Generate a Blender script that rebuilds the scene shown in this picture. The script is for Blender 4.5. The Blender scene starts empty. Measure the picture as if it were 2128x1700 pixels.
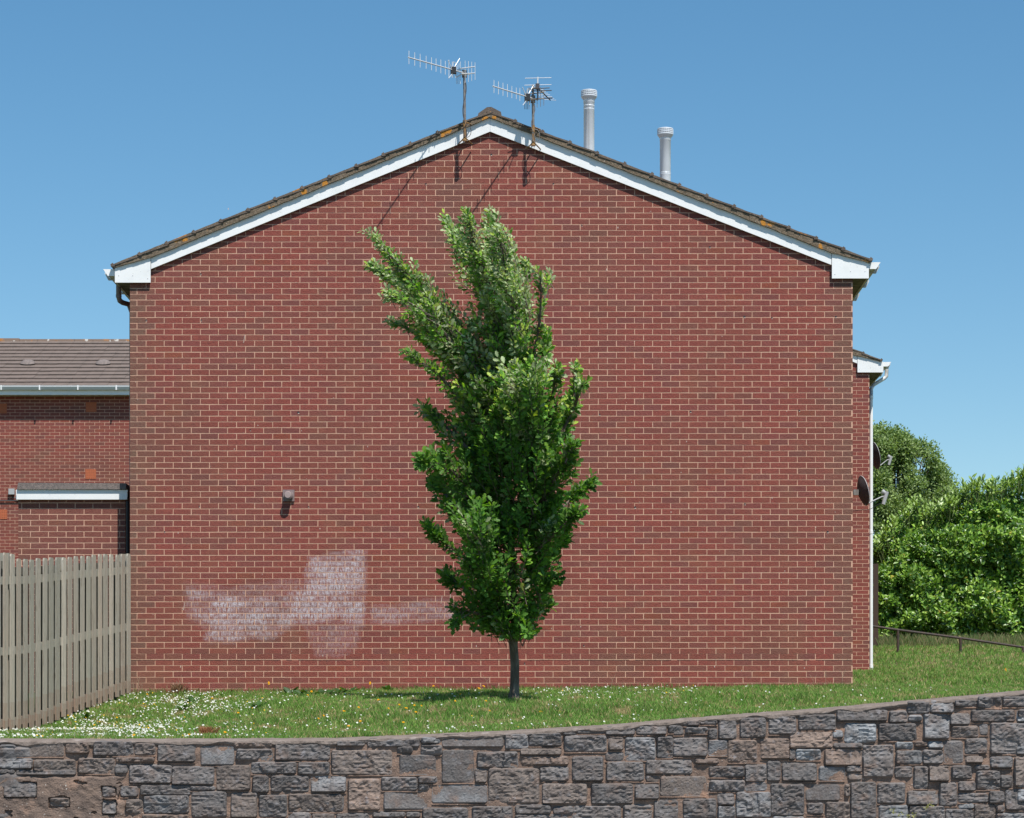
import bpy, math, random
import numpy as np
from mathutils import Vector, Matrix, noise
random.seed(7); rng = np.random.default_rng(11)
S = bpy.context.scene
# ---------------------------------------------------------------- camera
FPX, CX, HY, D, EYE = 5445.0, 1100.0, 1570.0, 33.0, 1.6
cam_d = bpy.data.cameras.new('camera'); cam = bpy.data.objects.new('camera', cam_d); S.collection.objects.link(cam)
cam.location = (0, -D, EYE); cam.rotation_euler = (math.radians(90), 0, 0)
cam_d.sensor_width = 36; cam_d.lens = 36*FPX/2128
cam_d.shift_x = (1064-CX)/2128; cam_d.shift_y = (HY-850)/2128
cam_d.clip_end = 3000; S.camera = cam
# ---------------------------------------------------------------- light
SUN = Vector((0.44, -0.93, 1.72)).normalized()
W = bpy.data.worlds.new('World'); S.world = W; W.use_nodes = True
nt = W.node_tree; nt.nodes.clear()
sky = nt.nodes.new('ShaderNodeTexSky'); sky.sky_type = 'NISHITA'; sky.sun_disc = False
sky.sun_elevation = math.asin(SUN.z); sky.sun_rotation = math.atan2(SUN.x, SUN.y)
sky.air_density = 1.0; sky.dust_density = 0.0; sky.ozone_density = 3.0; sky.altitude = 50
bg = nt.nodes.new('ShaderNodeBackground'); bg.inputs['Strength'].default_value = 0.085
wo = nt.nodes.new('ShaderNodeOutputWorld')
hs = nt.nodes.new('ShaderNodeHueSaturation'); hs.inputs['Saturation'].default_value = 1.22; hs.inputs['Hue'].default_value = .491
nt.links.new(sky.outputs[0], hs.inputs['Color']); nt.links.new(hs.outputs[0], bg.inputs[0]); nt.links.new(bg.outputs[0], wo.inputs[0])
sl = bpy.data.lights.new('sun', 'SUN'); sl.energy = 4.2; sl.angle = math.radians(0.5); sl.color = (1.0, 0.955, 0.89)
so = bpy.data.objects.new('sun', sl); S.collection.objects.link(so)
so.rotation_euler = SUN.to_track_quat('Z', 'Y').to_euler(); so.location = (20, -40, 60)
S.view_settings.view_transform = 'Standard'; S.view_settings.look = 'None'
S.view_settings.gamma = 1; S.view_settings.exposure = 0.46
# ---------------------------------------------------------------- helpers
COL = S.collection; OFF = {}
def P(px, py, Z=D): return Vector(((px-CX)/FPX*Z, Z-D, EYE+(HY-py)/FPX*Z))
def XZ(px, py, Z=D): p = P(px, py, Z); return (p.x, p.z)
class MB:
    def __init__(s): s.v = []; s.f = []; s.c = []; s.m = []
    def face(s, idx, col=(1,1,1), m=0): s.f.append(tuple(idx)); s.c.append(col); s.m.append(m)
    def poly(s, pts, col=(1,1,1), m=0):
        n = len(s.v); s.v += [tuple(p) for p in pts]; s.face(range(n, n+len(pts)), col, m)
    def prism(s, xz, y0, y1, col=(1,1,1), m=0):          # xz polygon seen from -Y, clockwise or not; extruded y0..y1
        n = len(s.v); k = len(xz)
        s.v += [(x, y0, z) for x, z in xz] + [(x, y1, z) for x, z in xz]
        a = sum(xz[i][0]*xz[(i+1) % k][1]-xz[(i+1) % k][0]*xz[i][1] for i in range(k))
        r = list(range(k)) if a > 0 else list(range(k))[::-1]
        s.face([n+i for i in r], col, m); s.face([n+k+i for i in r[::-1]], col, m)
        for i in range(k):
            a_, b_ = r[i], r[(i+1) % k]; s.face((n+a_, n+k+a_, n+k+b_, n+b_), col, m)
    def box(s, x0, x1, y0, y1, z0, z1, col=(1,1,1), m=0): s.prism([(x0,z0),(x1,z0),(x1,z1),(x0,z1)], y0, y1, col, m)
    def tube(s, pts, rad, n=8, col=(1,1,1), m=0, cap=True):
        pts = [Vector(p) for p in pts]; k = len(pts)
        if not hasattr(rad, '__len__'): rad = [rad]*k
        b = len(s.v); ref = None
        for i, p in enumerate(pts):
            d = (pts[min(i+1, k-1)]-pts[max(i-1, 0)]).normalized()
            if ref is None: ref = Vector((0,0,1)) if abs(d.z) < .8 else Vector((1,0,0))
            u = d.cross(ref)
            if u.length < 1e-4: u = d.orthogonal()
            u.normalize(); w = d.cross(u); ref = -w if False else u.cross(d)
            for j in range(n):
                a = 2*math.pi*j/n; s.v.append(tuple(p+(u*math.cos(a)+w*math.sin(a))*rad[i]))
        for i in range(k-1):
            for j in range(n):
                j2 = (j+1) % n; s.face((b+i*n+j, b+i*n+j2, b+(i+1)*n+j2, b+(i+1)*n+j), col, m)
        if cap:
            e = len(s.v); s.v += s.v[b:b+n]+s.v[b+(k-1)*n:b+k*n]; s.face([e+j for j in range(n)][::-1], col, m); s.face([e+n+j for j in range(n)], col, m)
    def lathe(s, c, prof, n=32, col=(1,1,1), m=0):       # prof: list of (r, z)
        b = len(s.v); k = len(prof)
        for r, z in prof:
            for j in range(n):
                a = 2*math.pi*j/n; s.v.append((c[0]+r*math.cos(a), c[1]+r*math.sin(a), c[2]+z))
        for i in range(k-1):
            for j in range(n):
                j2 = (j+1) % n; s.face((b+i*n+j, b+i*n+j2, b+(i+1)*n+j2, b+(i+1)*n+j), col, m)
        e = len(s.v); s.v += s.v[b:b+n]+s.v[b+(k-1)*n:b+k*n]; s.face([e+j for j in range(n)][::-1], col, m); s.face([e+n+j for j in range(n)], col, m)
    def build(s, name, mats, parent=None, smooth=False):
        me = bpy.data.meshes.new(name); off = OFF.get(parent.name, Vector()) if parent else Vector()
        me.from_pydata([(v[0]-off.x, v[1]-off.y, v[2]-off.z) for v in s.v], [], s.f)
        mats = mats if isinstance(mats, (list, tuple)) else [mats]
        for m in mats: me.materials.append(m)
        me.polygons.foreach_set('material_index', s.m)
        if any(c != (1,1,1) for c in s.c):
            at = me.color_attributes.new('Col', 'FLOAT_COLOR', 'CORNER'); arr = []
            for f, c in zip(s.f, s.c):
                for _ in f: arr += [c[0], c[1], c[2], 1.0 if len(c) < 4 else c[3]]
            at.data.foreach_set('color', arr)
        if smooth: me.polygons.foreach_set('use_smooth', [len(f) <= 4 for f in s.f])
        return link(name, me, parent, off)
def link(name, me, parent=None, off=Vector()):
    me.update(); o = bpy.data.objects.new(name, me); COL.objects.link(o)
    if parent: o.parent = parent
    OFF[o.name] = off.copy(); return o
def np_mesh(name, verts, tri, k, mat, parent=None, cols=None, smooth=False):
    """verts (N,3); tri (F,k) polygons of k corners; cols (F,3) per-face colour"""
    off = OFF.get(parent.name, Vector()) if parent else Vector()
    verts = verts-np.array(off)
    me = bpy.data.meshes.new(name); F = len(tri)
    me.vertices.add(len(verts)); me.vertices.foreach_set('co', verts.astype(np.float32).ravel())
    me.loops.add(F*k); me.loops.foreach_set('vertex_index', tri.astype(np.int32).ravel())
    me.polygons.add(F); me.polygons.foreach_set('loop_start', np.arange(0, F*k, k, dtype=np.int32))
    me.polygons.foreach_set('loop_total', np.full(F, k, dtype=np.int32))
    me.update(calc_edges=True); me.materials.append(mat)
    if cols is not None:
        at = me.color_attributes.new('Col', 'FLOAT_COLOR', 'CORNER')
        c = np.ones((F, k, 4), np.float32); c[:, :, :3] = cols[:, None, :]
        at.data.foreach_set('color', c.ravel())
    if smooth: me.polygons.foreach_set('use_smooth', np.ones(F, bool))
    return link(name, me, parent, off)
def thing(name, loc, label, cat, group=None):
    o = bpy.data.objects.new(name, None); COL.objects.link(o); o.location = loc; o.empty_display_size = .2
    OFF[o.name] = Vector(loc); return tag(o, label, cat, group)
def tag(o, label=None, cat=None, group=None, kind=None):
    if label: o['label'] = label
    if cat: o['category'] = cat
    if group: o['group'] = group
    if kind: o['kind'] = kind
    return o
# ---------------------------------------------------------------- materials
def mat(name, base=(.5,.5,.5), rough=.7, col_attr=False, n_scale=0, n_amt=0.0, n_col=None, n_rng=(.4,.6), bump=0.0, bump_scale=60,
        metal=0.0, spec=.5, speck=None, stretch=None):
    m = bpy.data.materials.new(name); m.use_nodes = True; t = m.node_tree; b = t.nodes['Principled BSDF']
    b.inputs['Roughness'].default_value = rough; b.inputs['Metallic'].default_value = metal
    b.inputs['Specular IOR Level'].default_value = spec
    tc = t.nodes.new('ShaderNodeTexCoord'); vec = tc.outputs['Object']
    if stretch:
        mp = t.nodes.new('ShaderNodeMapping'); mp.inputs['Scale'].default_value = stretch
        t.links.new(vec, mp.inputs[0]); vec = mp.outputs[0]
    if col_attr:
        a = t.nodes.new('ShaderNodeVertexColor'); a.layer_name = 'Col'; cur = a.outputs[0]
    else:
        r = t.nodes.new('ShaderNodeRGB'); r.outputs[0].default_value = (*base, 1); cur = r.outputs[0]
    def mixin(cur, scale, rng_, col, amt, detail=6):
        n = t.nodes.new('ShaderNodeTexNoise'); n.inputs['Scale'].default_value = scale; n.inputs['Detail'].default_value = detail
        t.links.new(vec, n.inputs['Vector'])
        cr = t.nodes.new('ShaderNodeMapRange'); cr.inputs['From Min'].default_value = rng_[0]; cr.inputs['From Max'].default_value = rng_[1]
        cr.inputs['To Max'].default_value = amt; t.links.new(n.outputs['Fac'], cr.inputs['Value'])
        mx = t.nodes.new('ShaderNodeMix'); mx.data_type = 'RGBA'; t.links.new(cr.outputs[0], mx.inputs['Factor'])
        t.links.new(cur, mx.inputs[6]); mx.inputs[7].default_value = (*col, 1); return mx.outputs[2]
    if n_scale: cur = mixin(cur, n_scale, n_rng, n_col or (0,0,0), n_amt)
    for sp in (speck or []): cur = mixin(cur, sp[0], sp[1], sp[2], sp[3], sp[4] if len(sp) > 4 else 2)
    t.links.new(cur, b.inputs['Base Color'])
    if bump:
        n = t.nodes.new('ShaderNodeTexNoise'); n.inputs['Scale'].default_value = bump_scale; n.inputs['Detail'].default_value = 6
        t.links.new(vec, n.inputs['Vector']); bp = t.nodes.new('ShaderNodeBump'); bp.inputs['Strength'].default_value = bump
        bp.inputs['Distance'].default_value = .01; t.links.new(n.outputs['Fac'], bp.inputs['Height']); t.links.new(bp.outputs[0], b.inputs['Normal'])
    return m
def leaf_mat(name, rough=.45, transl=.35, spec=.4):
    m = bpy.data.materials.new(name); m.use_nodes = True; t = m.node_tree; b = t.nodes['Principled BSDF']; out = t.nodes['Material Output']
    a = t.nodes.new('ShaderNodeVertexColor'); a.layer_name = 'Col'
    b.inputs['Roughness'].default_value = rough; b.inputs['Specular IOR Level'].default_value = spec
    t.links.new(a.outputs[0], b.inputs['Base Color'])
    tr = t.nodes.new('ShaderNodeBsdfTranslucent'); mu = t.nodes.new('ShaderNodeMix'); mu.data_type = 'RGBA'; mu.blend_type = 'MULTIPLY'
    mu.inputs['Factor'].default_value = 1; t.links.new(a.outputs[0], mu.inputs[6]); mu.inputs[7].default_value = (1.5, 1.6, .5, 1)
    t.links.new(mu.outputs[2], tr.inputs['Color'])
    mx = t.nodes.new('ShaderNodeMixShader'); mx.inputs[0].default_value = transl
    t.links.new(b.outputs[0], mx.inputs[1]); t.links.new(tr.outputs[0], mx.inputs[2]); t.links.new(mx.outputs[0], out.inputs['Surface'])
    return m
def brick_mat():
    """per-brick colour attribute; alpha carries the pale cleaned-graffiti film"""
    m = mat('brick', col_attr=True, rough=.92, spec=.2, bump=.7, bump_scale=70,
            speck=[(150, (.58,.72), (.40,.22,.18), .42, 3), (120, (.44,.28), (.085,.032,.030), .55, 3), (28, (.42,.62), (.17,.05,.045), .4, 4), (.9, (.46,.70), (.125,.080,.055), .30, 5), (2.2, (.52,.70), (.26,.13,.075), .22, 6), (5, (.55,.75), (.20,.12,.085), .25, 5)])
    t = m.node_tree; b = t.nodes['Principled BSDF']; cur = b.inputs['Base Color'].links[0].from_socket
    a = [n for n in t.nodes if n.type == 'VERTEX_COLOR'][0]
    tc = [n for n in t.nodes if n.type == 'TEX_COORD'][0]
    mp = t.nodes.new('ShaderNodeMapping'); mp.inputs['Scale'].default_value = (52, 1, 16); t.links.new(tc.outputs['Object'], mp.inputs[0])
    n = t.nodes.new('ShaderNodeTexNoise'); n.inputs['Scale'].default_value = 1; n.inputs['Detail'].default_value = 5; t.links.new(mp.outputs[0], n.inputs['Vector'])
    r = t.nodes.new('ShaderNodeMapRange'); r.inputs['From Min'].default_value = .32; r.inputs['From Max'].default_value = .60; t.links.new(n.outputs['Fac'], r.inputs['Value'])
    iv = t.nodes.new('ShaderNodeMath'); iv.operation = 'SUBTRACT'; iv.inputs[0].default_value = 1; t.links.new(a.outputs['Alpha'], iv.inputs[1])
    mu = t.nodes.new('ShaderNodeMath'); mu.operation = 'MULTIPLY'; mu.use_clamp = True; t.links.new(iv.outputs[0], mu.inputs[0]); t.links.new(r.outputs[0], mu.inputs[1])
    mx = t.nodes.new('ShaderNodeMix'); mx.data_type = 'RGBA'; t.links.new(mu.outputs[0], mx.inputs['Factor']); t.links.new(cur, mx.inputs[6])
    mx.inputs[7].default_value = (.50, .44, .47, 1); t.links.new(mx.outputs[2], b.inputs['Base Color'])
    return m
M = dict(
 brick=brick_mat(),
 mortar=mat('mortar', (.62,.37,.265), .95, n_scale=3, n_amt=.35, n_col=(.50,.34,.25), n_rng=(.45,.7), bump=.3, bump_scale=150, spec=.2,
            speck=[(70, (.62,.72), (.75,.62,.52), .5), (60, (.36,.28), (.22,.12,.09), .6)]),
 lime=mat('lime_spot', (.55,.44,.38), .9),
 pvc=mat('white_pvc', (.84,.845,.84), .35, n_scale=6, n_amt=.22, n_col=(.55,.57,.54), n_rng=(.45,.8), speck=[(30, (.66,.74), (.42,.42,.36), .5, 5)]),
 pvc_dirty=mat('weathered_pvc', (.70,.72,.73), .5, n_scale=9, n_amt=.75, n_col=(.30,.26,.20), n_rng=(.38,.62)),
 soffit=mat('soffit', (.22,.20,.16), .8, n_scale=9, n_amt=.7, n_col=(.05,.05,.03), n_rng=(.4,.6)),
 pipe=mat('grey_pipe', (.20,.17,.17), .5, n_scale=15, n_amt=.3, n_col=(.1,.09,.09)),
 black=mat('black_plastic', (.02,.02,.022), .5),
 tile=mat('roof_tile', (.12,.095,.08), .9, n_scale=7, n_amt=.6, n_col=(.19,.15,.12), n_rng=(.4,.65), bump=.6, bump_scale=120, spec=.2,
          speck=[(4.2, (.65,.70), (.50,.20,.03), .8, 8), (90, (.64,.70), (.45,.42,.36), .6)]),
 tile_far=mat('roof_tile_far', (.185,.145,.125), .9, n_scale=5, n_amt=.5, n_col=(.13,.105,.09), n_rng=(.42,.62), bump=.6, bump_scale=60, spec=.2,
          speck=[(55, (.68,.72), (.4,.37,.33), .6)], stretch=(1, 1, 1)),
 ridge_far=mat('ridge_tile_far', (.24,.17,.13), .9, n_scale=4, n_amt=.9, n_col=(.52,.22,.05), n_rng=(.55,.66), bump=.5,
          speck=[(7, (.63,.66), (.75,.72,.66), .8)]),
 bed=mat('verge_mortar', (.20,.155,.11), .95, n_scale=25, n_amt=.7, n_col=(.11,.085,.06), n_rng=(.4,.6), bump=1, bump_scale=70, spec=.2,
          speck=[(5.5, (.63,.67), (.55,.23,.03), .85, 7), (60, (.66,.70), (.5,.47,.4), .7)]),
 alu=mat('galvanised_steel', (.62,.64,.66), .38, metal=.85, n_scale=12, n_amt=.25, n_col=(.4,.42,.44)),
 alu_flue=mat('flue_steel', (.76,.80,.84), .36, metal=.12, n_scale=5, n_amt=.25, n_col=(.5,.52,.54), bump=.1, bump_scale=8),
 alu_thin=mat('aerial_rods', (.74,.74,.74), .4, metal=.3),
 mast=mat('mast_steel', (.27,.255,.24), .5, metal=.4, n_scale=20, n_amt=.5, n_col=(.15,.1,.07)),
 rust=mat('rusty_bracket', (.22,.13,.06), .8, n_scale=30, n_amt=.8, n_col=(.45,.22,.04), n_rng=(.5,.6)),
 darkplastic=mat('dark_plastic', (.06,.055,.06), .6),
 flueplastic=mat('flue_plastic', (.20,.145,.145), .55, n_scale=15, n_amt=.3, n_col=(.33,.27,.25)),
 dish=mat('dish_back', (.075,.07,.08), .55, n_scale=20, n_amt=.4, n_col=(.12,.1,.1)),
 lightgrey=mat('light_grey_plastic', (.40,.405,.41), .55),
 terracotta=mat('terracotta', (.48,.13,.055), .85, n_scale=30, n_amt=.3, n_col=(.3,.1,.05)),
 felt=mat('roof_felt', (.16,.135,.125), .95, n_scale=25, n_amt=.6, n_col=(.26,.21,.19), n_rng=(.4,.6), bump=.8, bump_scale=90),
 wood=mat('weathered_wood', col_attr=True, rough=.9, n_scale=1.6, n_amt=.5, n_col=(.36,.355,.30), n_rng=(.42,.62), bump=.6, bump_scale=18, spec=.2, stretch=(22,22,1.2),
          speck=[(4, (.60,.68), (.10,.085,.06), .65, 6), (3.2, (.36,.3), (.46,.46,.40), .5, 6)]),
 bark=mat('bark', (.115,.088,.07), .95, n_scale=9, n_amt=.7, n_col=(.24,.20,.165), n_rng=(.45,.62), bump=1, bump_scale=40, spec=.2, stretch=(2,2,.6)),
 leaf=leaf_mat('oak_leaf', .52, .36, .30), laurel=leaf_mat('laurel_leaf', .36, .24, .5), birch=leaf_mat('pale_tree_leaf', .5, .3, .35),
 grass=leaf_mat('grass_blade', .6, .35, .25), petal=leaf_mat('flower_petal', .7, .25, .2),
 soil=mat('ground_soil', (.075,.10,.035), 1, n_scale=1.2, n_amt=.7, n_col=(.13,.12,.05), n_rng=(.4,.65), bump=1, bump_scale=25, spec=.1,
          speck=[(14, (.6,.7), (.22,.17,.09), .6, 5)]),
 stone=mat('rock_faced_stone', col_attr=True, rough=.82, n_scale=9, n_amt=.65, n_col=(.105,.085,.076), n_rng=(.42,.62), bump=.9, bump_scale=45, spec=.35,
          speck=[(7, (.56,.70), (.20,.135,.105), .6, 8), (20, (.56,.74), (.24,.235,.25), .55, 8), (80, (.70,.74), (.55,.5,.45), .6)]),
 stonemortar=mat('lime_mortar', (.245,.165,.125), .98, n_scale=8, n_amt=.6, n_col=(.12,.09,.075), n_rng=(.4,.6), bump=1, bump_scale=60, spec=.15,
          speck=[(5, (.60,.68), (.42,.25,.17), .6, 6), (60, (.68,.73), (.6,.52,.45), .7)]),
 coping=mat('coping_mortar', (.22,.18,.155), .98, n_scale=10, n_amt=.6, n_col=(.15,.12,.10), n_rng=(.42,.6), bump=1, bump_scale=50, spec=.15,
          speck=[(6, (.6,.68), (.36,.31,.28), .6, 6)]),
 asphalt=mat('asphalt', (.055,.055,.057), .9, n_scale=40, n_amt=.4, n_col=(.09,.09,.09), bump=.5, bump_scale=150),
 paving=mat('concrete_paving', (.26,.25,.235), .9, n_scale=6, n_amt=.4, n_col=(.18,.17,.16), bump=.4, bump_scale=80),
 rail=mat('railing_paint', (.035,.028,.024), .7, n_scale=20, n_amt=.5, n_col=(.10,.055,.035)),
 brownwood=mat('brown_fence', (.055,.032,.024), .9, n_scale=10, n_amt=.5, n_col=(.06,.04,.03), stretch=(8,8,1)),
 dry=leaf_mat('dry_grass', .8, .2, .1),
)
# ---------------------------------------------------------------- terrain
def interp(x, pts): return np.interp(x, [p[0] for p in pts], [p[1] for p in pts])
WALLTOP = [(-40,.14),(-5.05,.163),(-3.9,.16),(-1.83,.17),(-1.15,.197),(-.147,.243),(.83,.30),(1.38,.35),(1.84,.385),(2.75,.45),(3.49,.515),(4.13,.57),(4.72,.625),(9,1.0),(20,1.6),(40,2.2)]
def G(x, y):
    """height of the lawn above the eye"""
    x = np.asarray(x, float); y = np.asarray(y, float)
    c = interp(y, [(-9,.20),(-8,.23),(-4.9,.53),(-3.8,.640),(-2.6,.665),(-1.2,.730),(0,.812),(16.8,1.56),(21,2.08),(25,2.45),(60,3.2),(200,4.0),(900,4.5)])
    c = c + .0085*(x+.5)*np.clip(1-np.abs(y)/30, 0, 1)*(np.abs(x) < 40)
    lf = interp(y, [(-9,.14),(-8,.16),(-2.8,.26),(-1.5,.50),(0,.775),(4,1.0),(27,2.45),(60,3.2),(900,4.5)])
    w = np.clip((-x-2.4)/2.6, 0, 1); w = w*w*(3-2*w); c = c*(1-w)+lf*w
    t = interp(x, WALLTOP)-.02; k = np.clip((y+8)/4.6, 0, 1); k = k*k*(3-2*k)
    c = t*(1-k)+c*k
    return c + .012*np.sin(x*3.1+y*1.3)*np.sin(y*2.3-x)*np.clip((y+8)/1.5, 0, 1)*(y < 20)
def GZ(x, y): return EYE+float(G(x, y))
def ground_hit(px, py, h=0.0, z0=25.0, z1=33.0):
    for i in range(400):
        Z = z0+(z1-z0)*i/400; x = (px-CX)/FPX*Z
        if HY-FPX*(float(G(x, Z-D))+h)/Z <= py: return x, Z-D
    return None
xs = np.unique(np.concatenate([np.linspace(-400,-30,16), np.linspace(-30,-8,23), np.linspace(-8,8,81), np.linspace(8,30,23), np.linspace(30,400,16)]))
ys = np.unique(np.concatenate([np.linspace(-8.02,2,51), np.linspace(2,30,57), np.linspace(30,100,15), np.linspace(100,900,12)]))
gx, gy = np.meshgrid(xs, ys); gz = EYE+G(gx, gy); nx, ny = len(xs), len(ys)
idx = np.arange(nx*ny).reshape(ny, nx)
quads = np.stack([idx[:-1,:-1].ravel(), idx[:-1,1:].ravel(), idx[1:,1:].ravel(), idx[1:,:-1].ravel()], 1)
tag(np_mesh('lawn', np.stack([gx.ravel(), gy.ravel(), gz.ravel()], 1), quads, 4, M['soil'], smooth=True), kind='structure')
b = MB(); b.box(-400, 400, -11.0, -8.45, -.3, .12); tag(b.build('pavement', M['paving']), kind='structure')
b = MB(); b.box(-400, 400, -11.15, -11.004, -.3, .13); tag(b.build('kerb', M['paving']), kind='structure')
b = MB(); b.poly([(-400,-300,0),(400,-300,0),(400,-11.1,0),(-400,-11.1,0)]); tag(b.build('road', M['asphalt']), kind='structure')
# ---------------------------------------------------------------- bricks
def clip(poly, a, b_, c):            # keep a*x+b*z+c >= 0
    out = []
    for i in range(len(poly)):
        p, q = poly[i], poly[(i+1) % len(poly)]
        dp, dq = a*p[0]+b_*p[1]+c, a*q[0]+b_*q[1]+c
        if dp >= 0: out.append(p)
        if dp*dq < 0: t = dp/(dp-dq); out.append((p[0]+(q[0]-p[0])*t, p[1]+(q[1]-p[1])*t))
    return out
def brick_col(r, dark=0.0, grey=0.0):
    u = r.random()
    if u < .70: c = (.252,.067,.052)
    elif u < .88: c = (.222,.065,.055)
    elif u < .94: c = (.200,.066,.057)
    elif u < .98: c = (.205,.075,.058)
    else: c = (.255,.070,.045)
    k = r.uniform(.92, 1.09)*(1-dark); c = [v*k for v in c]
    g = (.172,.098,.074); return tuple(c[i]*(1-grey)+g[i]*grey for i in range(3))
FILM = [ # cleaned-off paint, photograph pixels: polygon, strength
 ([(640,1163),(700,1152),(757,1146),(757,1300),(700,1285),(650,1298),(615,1290),(560,1300),(600,1268),(628,1240)], .95),
 ([(390,1225),(440,1238),(520,1246),(600,1236),(650,1215),(640,1262),(590,1282),(540,1300),(600,1296),(606,1306),(560,1326),(470,1336),(425,1332),(440,1300),(400,1275)], .80),
 ([(384,1212),(480,1222),(640,1205),(640,1300),(560,1310),(420,1310),(384,1280)], .25),
 ([(768,1262),(945,1248),(945,1288),(768,1300)], .42),
 ([(630,1290),(757,1290),(735,1352),(700,1372),(655,1366),(640,1330)], .26),
]
def inpoly(x, y, p):
    r = False; j = len(p)-1
    for i in range(len(p)):
        if (p[i][1] > y) != (p[j][1] > y) and x < (p[j][0]-p[i][0])*(y-p[i][1])/(p[j][1]-p[i][1])+p[i][0]: r = not r
        j = i
    return r
def film(px, py):
    return sum(film1(px+a, py+b_) for a, b_ in ((0,0),(-4,-2),(-7,3),(2,4),(-2,-5),(1,6)))/6*(.35+.95*min(1, max(0, .6+.9*noise.noise((px*.018, py*.035, 9))+.5*noise.noise((px*.09, py*.12, 4)))))
def film1(px, py):
    v = 0
    if px > 757.5 and px < 766: return 0
    for p, s_ in FILM:
        q = noise.noise((px*.02, py*.05, 3))*9
        if inpoly(px+q, py+q*.6, p): v = max(v, s_)
    return v
def brick_face(mb, x0, x1, z0, z1, y, L, H, J, phase, clips=(), main=False, seed=1, grey=0.0):
    r = random.Random(seed); n0 = int(math.floor((z0-phase[1])/H))
    k = n0
    while phase[1]+k*H < z1:
        zb = phase[1]+k*H; xo = phase[0]+(L/2 if k % 2 else 0)
        i = int(math.floor((x0-xo)/L))
        wv = r.uniform(-.0012, .0012)+(.0035 if main and abs(zb-(EYE+(HY-1371)/165)) < .01 else 0)
        while xo+i*L < x1:
            a = max(x0, xo+i*L+J/2) if xo+i*L > x0-.001 else x0; bb = min(x1, xo+(i+1)*L-J/2)
            i += 1
            if bb-a < .02: continue
            j = lambda: r.uniform(-.0016, .0016)
            za, zc = zb+J/2+wv, zb+H-J/2+wv
            q = [(a+j(), za+j()), (bb+j(), za+j()), (bb+j(), zc+j()), (a+j(), zc+j())]
            q = [(min(max(p[0], x0), x1), p[1]) for p in q]
            for cl in clips: q = clip(q, *cl) if len(q) > 2 else q
            if len(q) < 3: continue
            gr = grey; dk = 0
            if main:
                px = CX+(a+bb)/2*165; py = HY-((za+zc)/2-EYE)*165
                e = min(px-270, 1772-px)
                if e < 48 and r.random() < .85: gr += .80*(1-e/75)*(.5+.5*min(1, abs(py-1050)/350))
                if 860 < px < 1010 and 370 < py < 520: gr += .5*math.exp(-((px-935)/50)**2)
                gr += max(0, .38-(py-280)/900)*(.6+.8*noise.noise((px*.008, py*.01, 0)))
                if py > 1371: dk = -.06
                gr = min(.70, max(0, gr*.8+.30*noise.noise((px*.006, py*.006, 5))))
            c = brick_col(r, dk, gr)
            if main:
                ew = max(0, 1-max(0, e-22)/38)*r.uniform(.35,.75)*(1 if px < 600 else .55); c = tuple(c[i_]*(1-ew)+(.165,.112,.080)[i_]*ew for i_ in range(3))
            if main and 370 < px < 960 and 1130 < py < 1380:
                nx_, nz_ = 8, 3; bf0 = r.uniform(.68, 1.15)                       # fine grid so that the film has its own outline
                for u in range(nx_):
                    for w in range(nz_):
                        X0, X1 = a+(bb-a)*u/nx_, a+(bb-a)*(u+1)/nx_; Z0, Z1 = za+(zc-za)*w/nz_, za+(zc-za)*(w+1)/nz_
                        f = film(CX+(X0+X1)/2*165, HY-((Z0+Z1)/2-EYE)*165)
                        f = min(1, f*bf0*(1.15 if w else .8)); mb.poly([(X0,y,Z0),(X1,y,Z0),(X1,y,Z1),(X0,y,Z1)], (*c, 1-f))
            else:
                n = len(q); base = len(mb.v)
                mb.v += [(p[0], y, p[1]) for p in q] + [(p[0], y+.004, p[1]) for p in q]
                mb.face(range(base, base+n), (*c, 1.0))
                for s_ in range(n): mb.face((base+s_, base+n+s_, base+n+(s_+1) % n, base+(s_+1) % n), (*c, 1.0))
        k += 1
def side_brick(mb, x, y0, y1, z0, z1, out, L=.228, H=.0731, J=.0085, seed=5):
    r = random.Random(seed); k = 0
    while z0+k*H < z1:
        i = 0
        while y0+i*L < y1:
            a = max(y0, y0+i*L-(L/2 if k % 2 else 0)+J/2); bb = min(y1, y0+(i+1)*L-(L/2 if k % 2 else 0)-J/2)
            i += 1
            if bb-a < .03: continue
            q = [(x+out*.0015, a, z0+k*H+J/2), (x+out*.0015, bb, z0+k*H+J/2), (x+out*.0015, bb, z0+(k+1)*H-J/2), (x+out*.0015, a, z0+(k+1)*H-J/2)]
            if out < 0: q = q[::-1]
            mb.poly(q, (*brick_col(r), 1.0))
        k += 1
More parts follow.
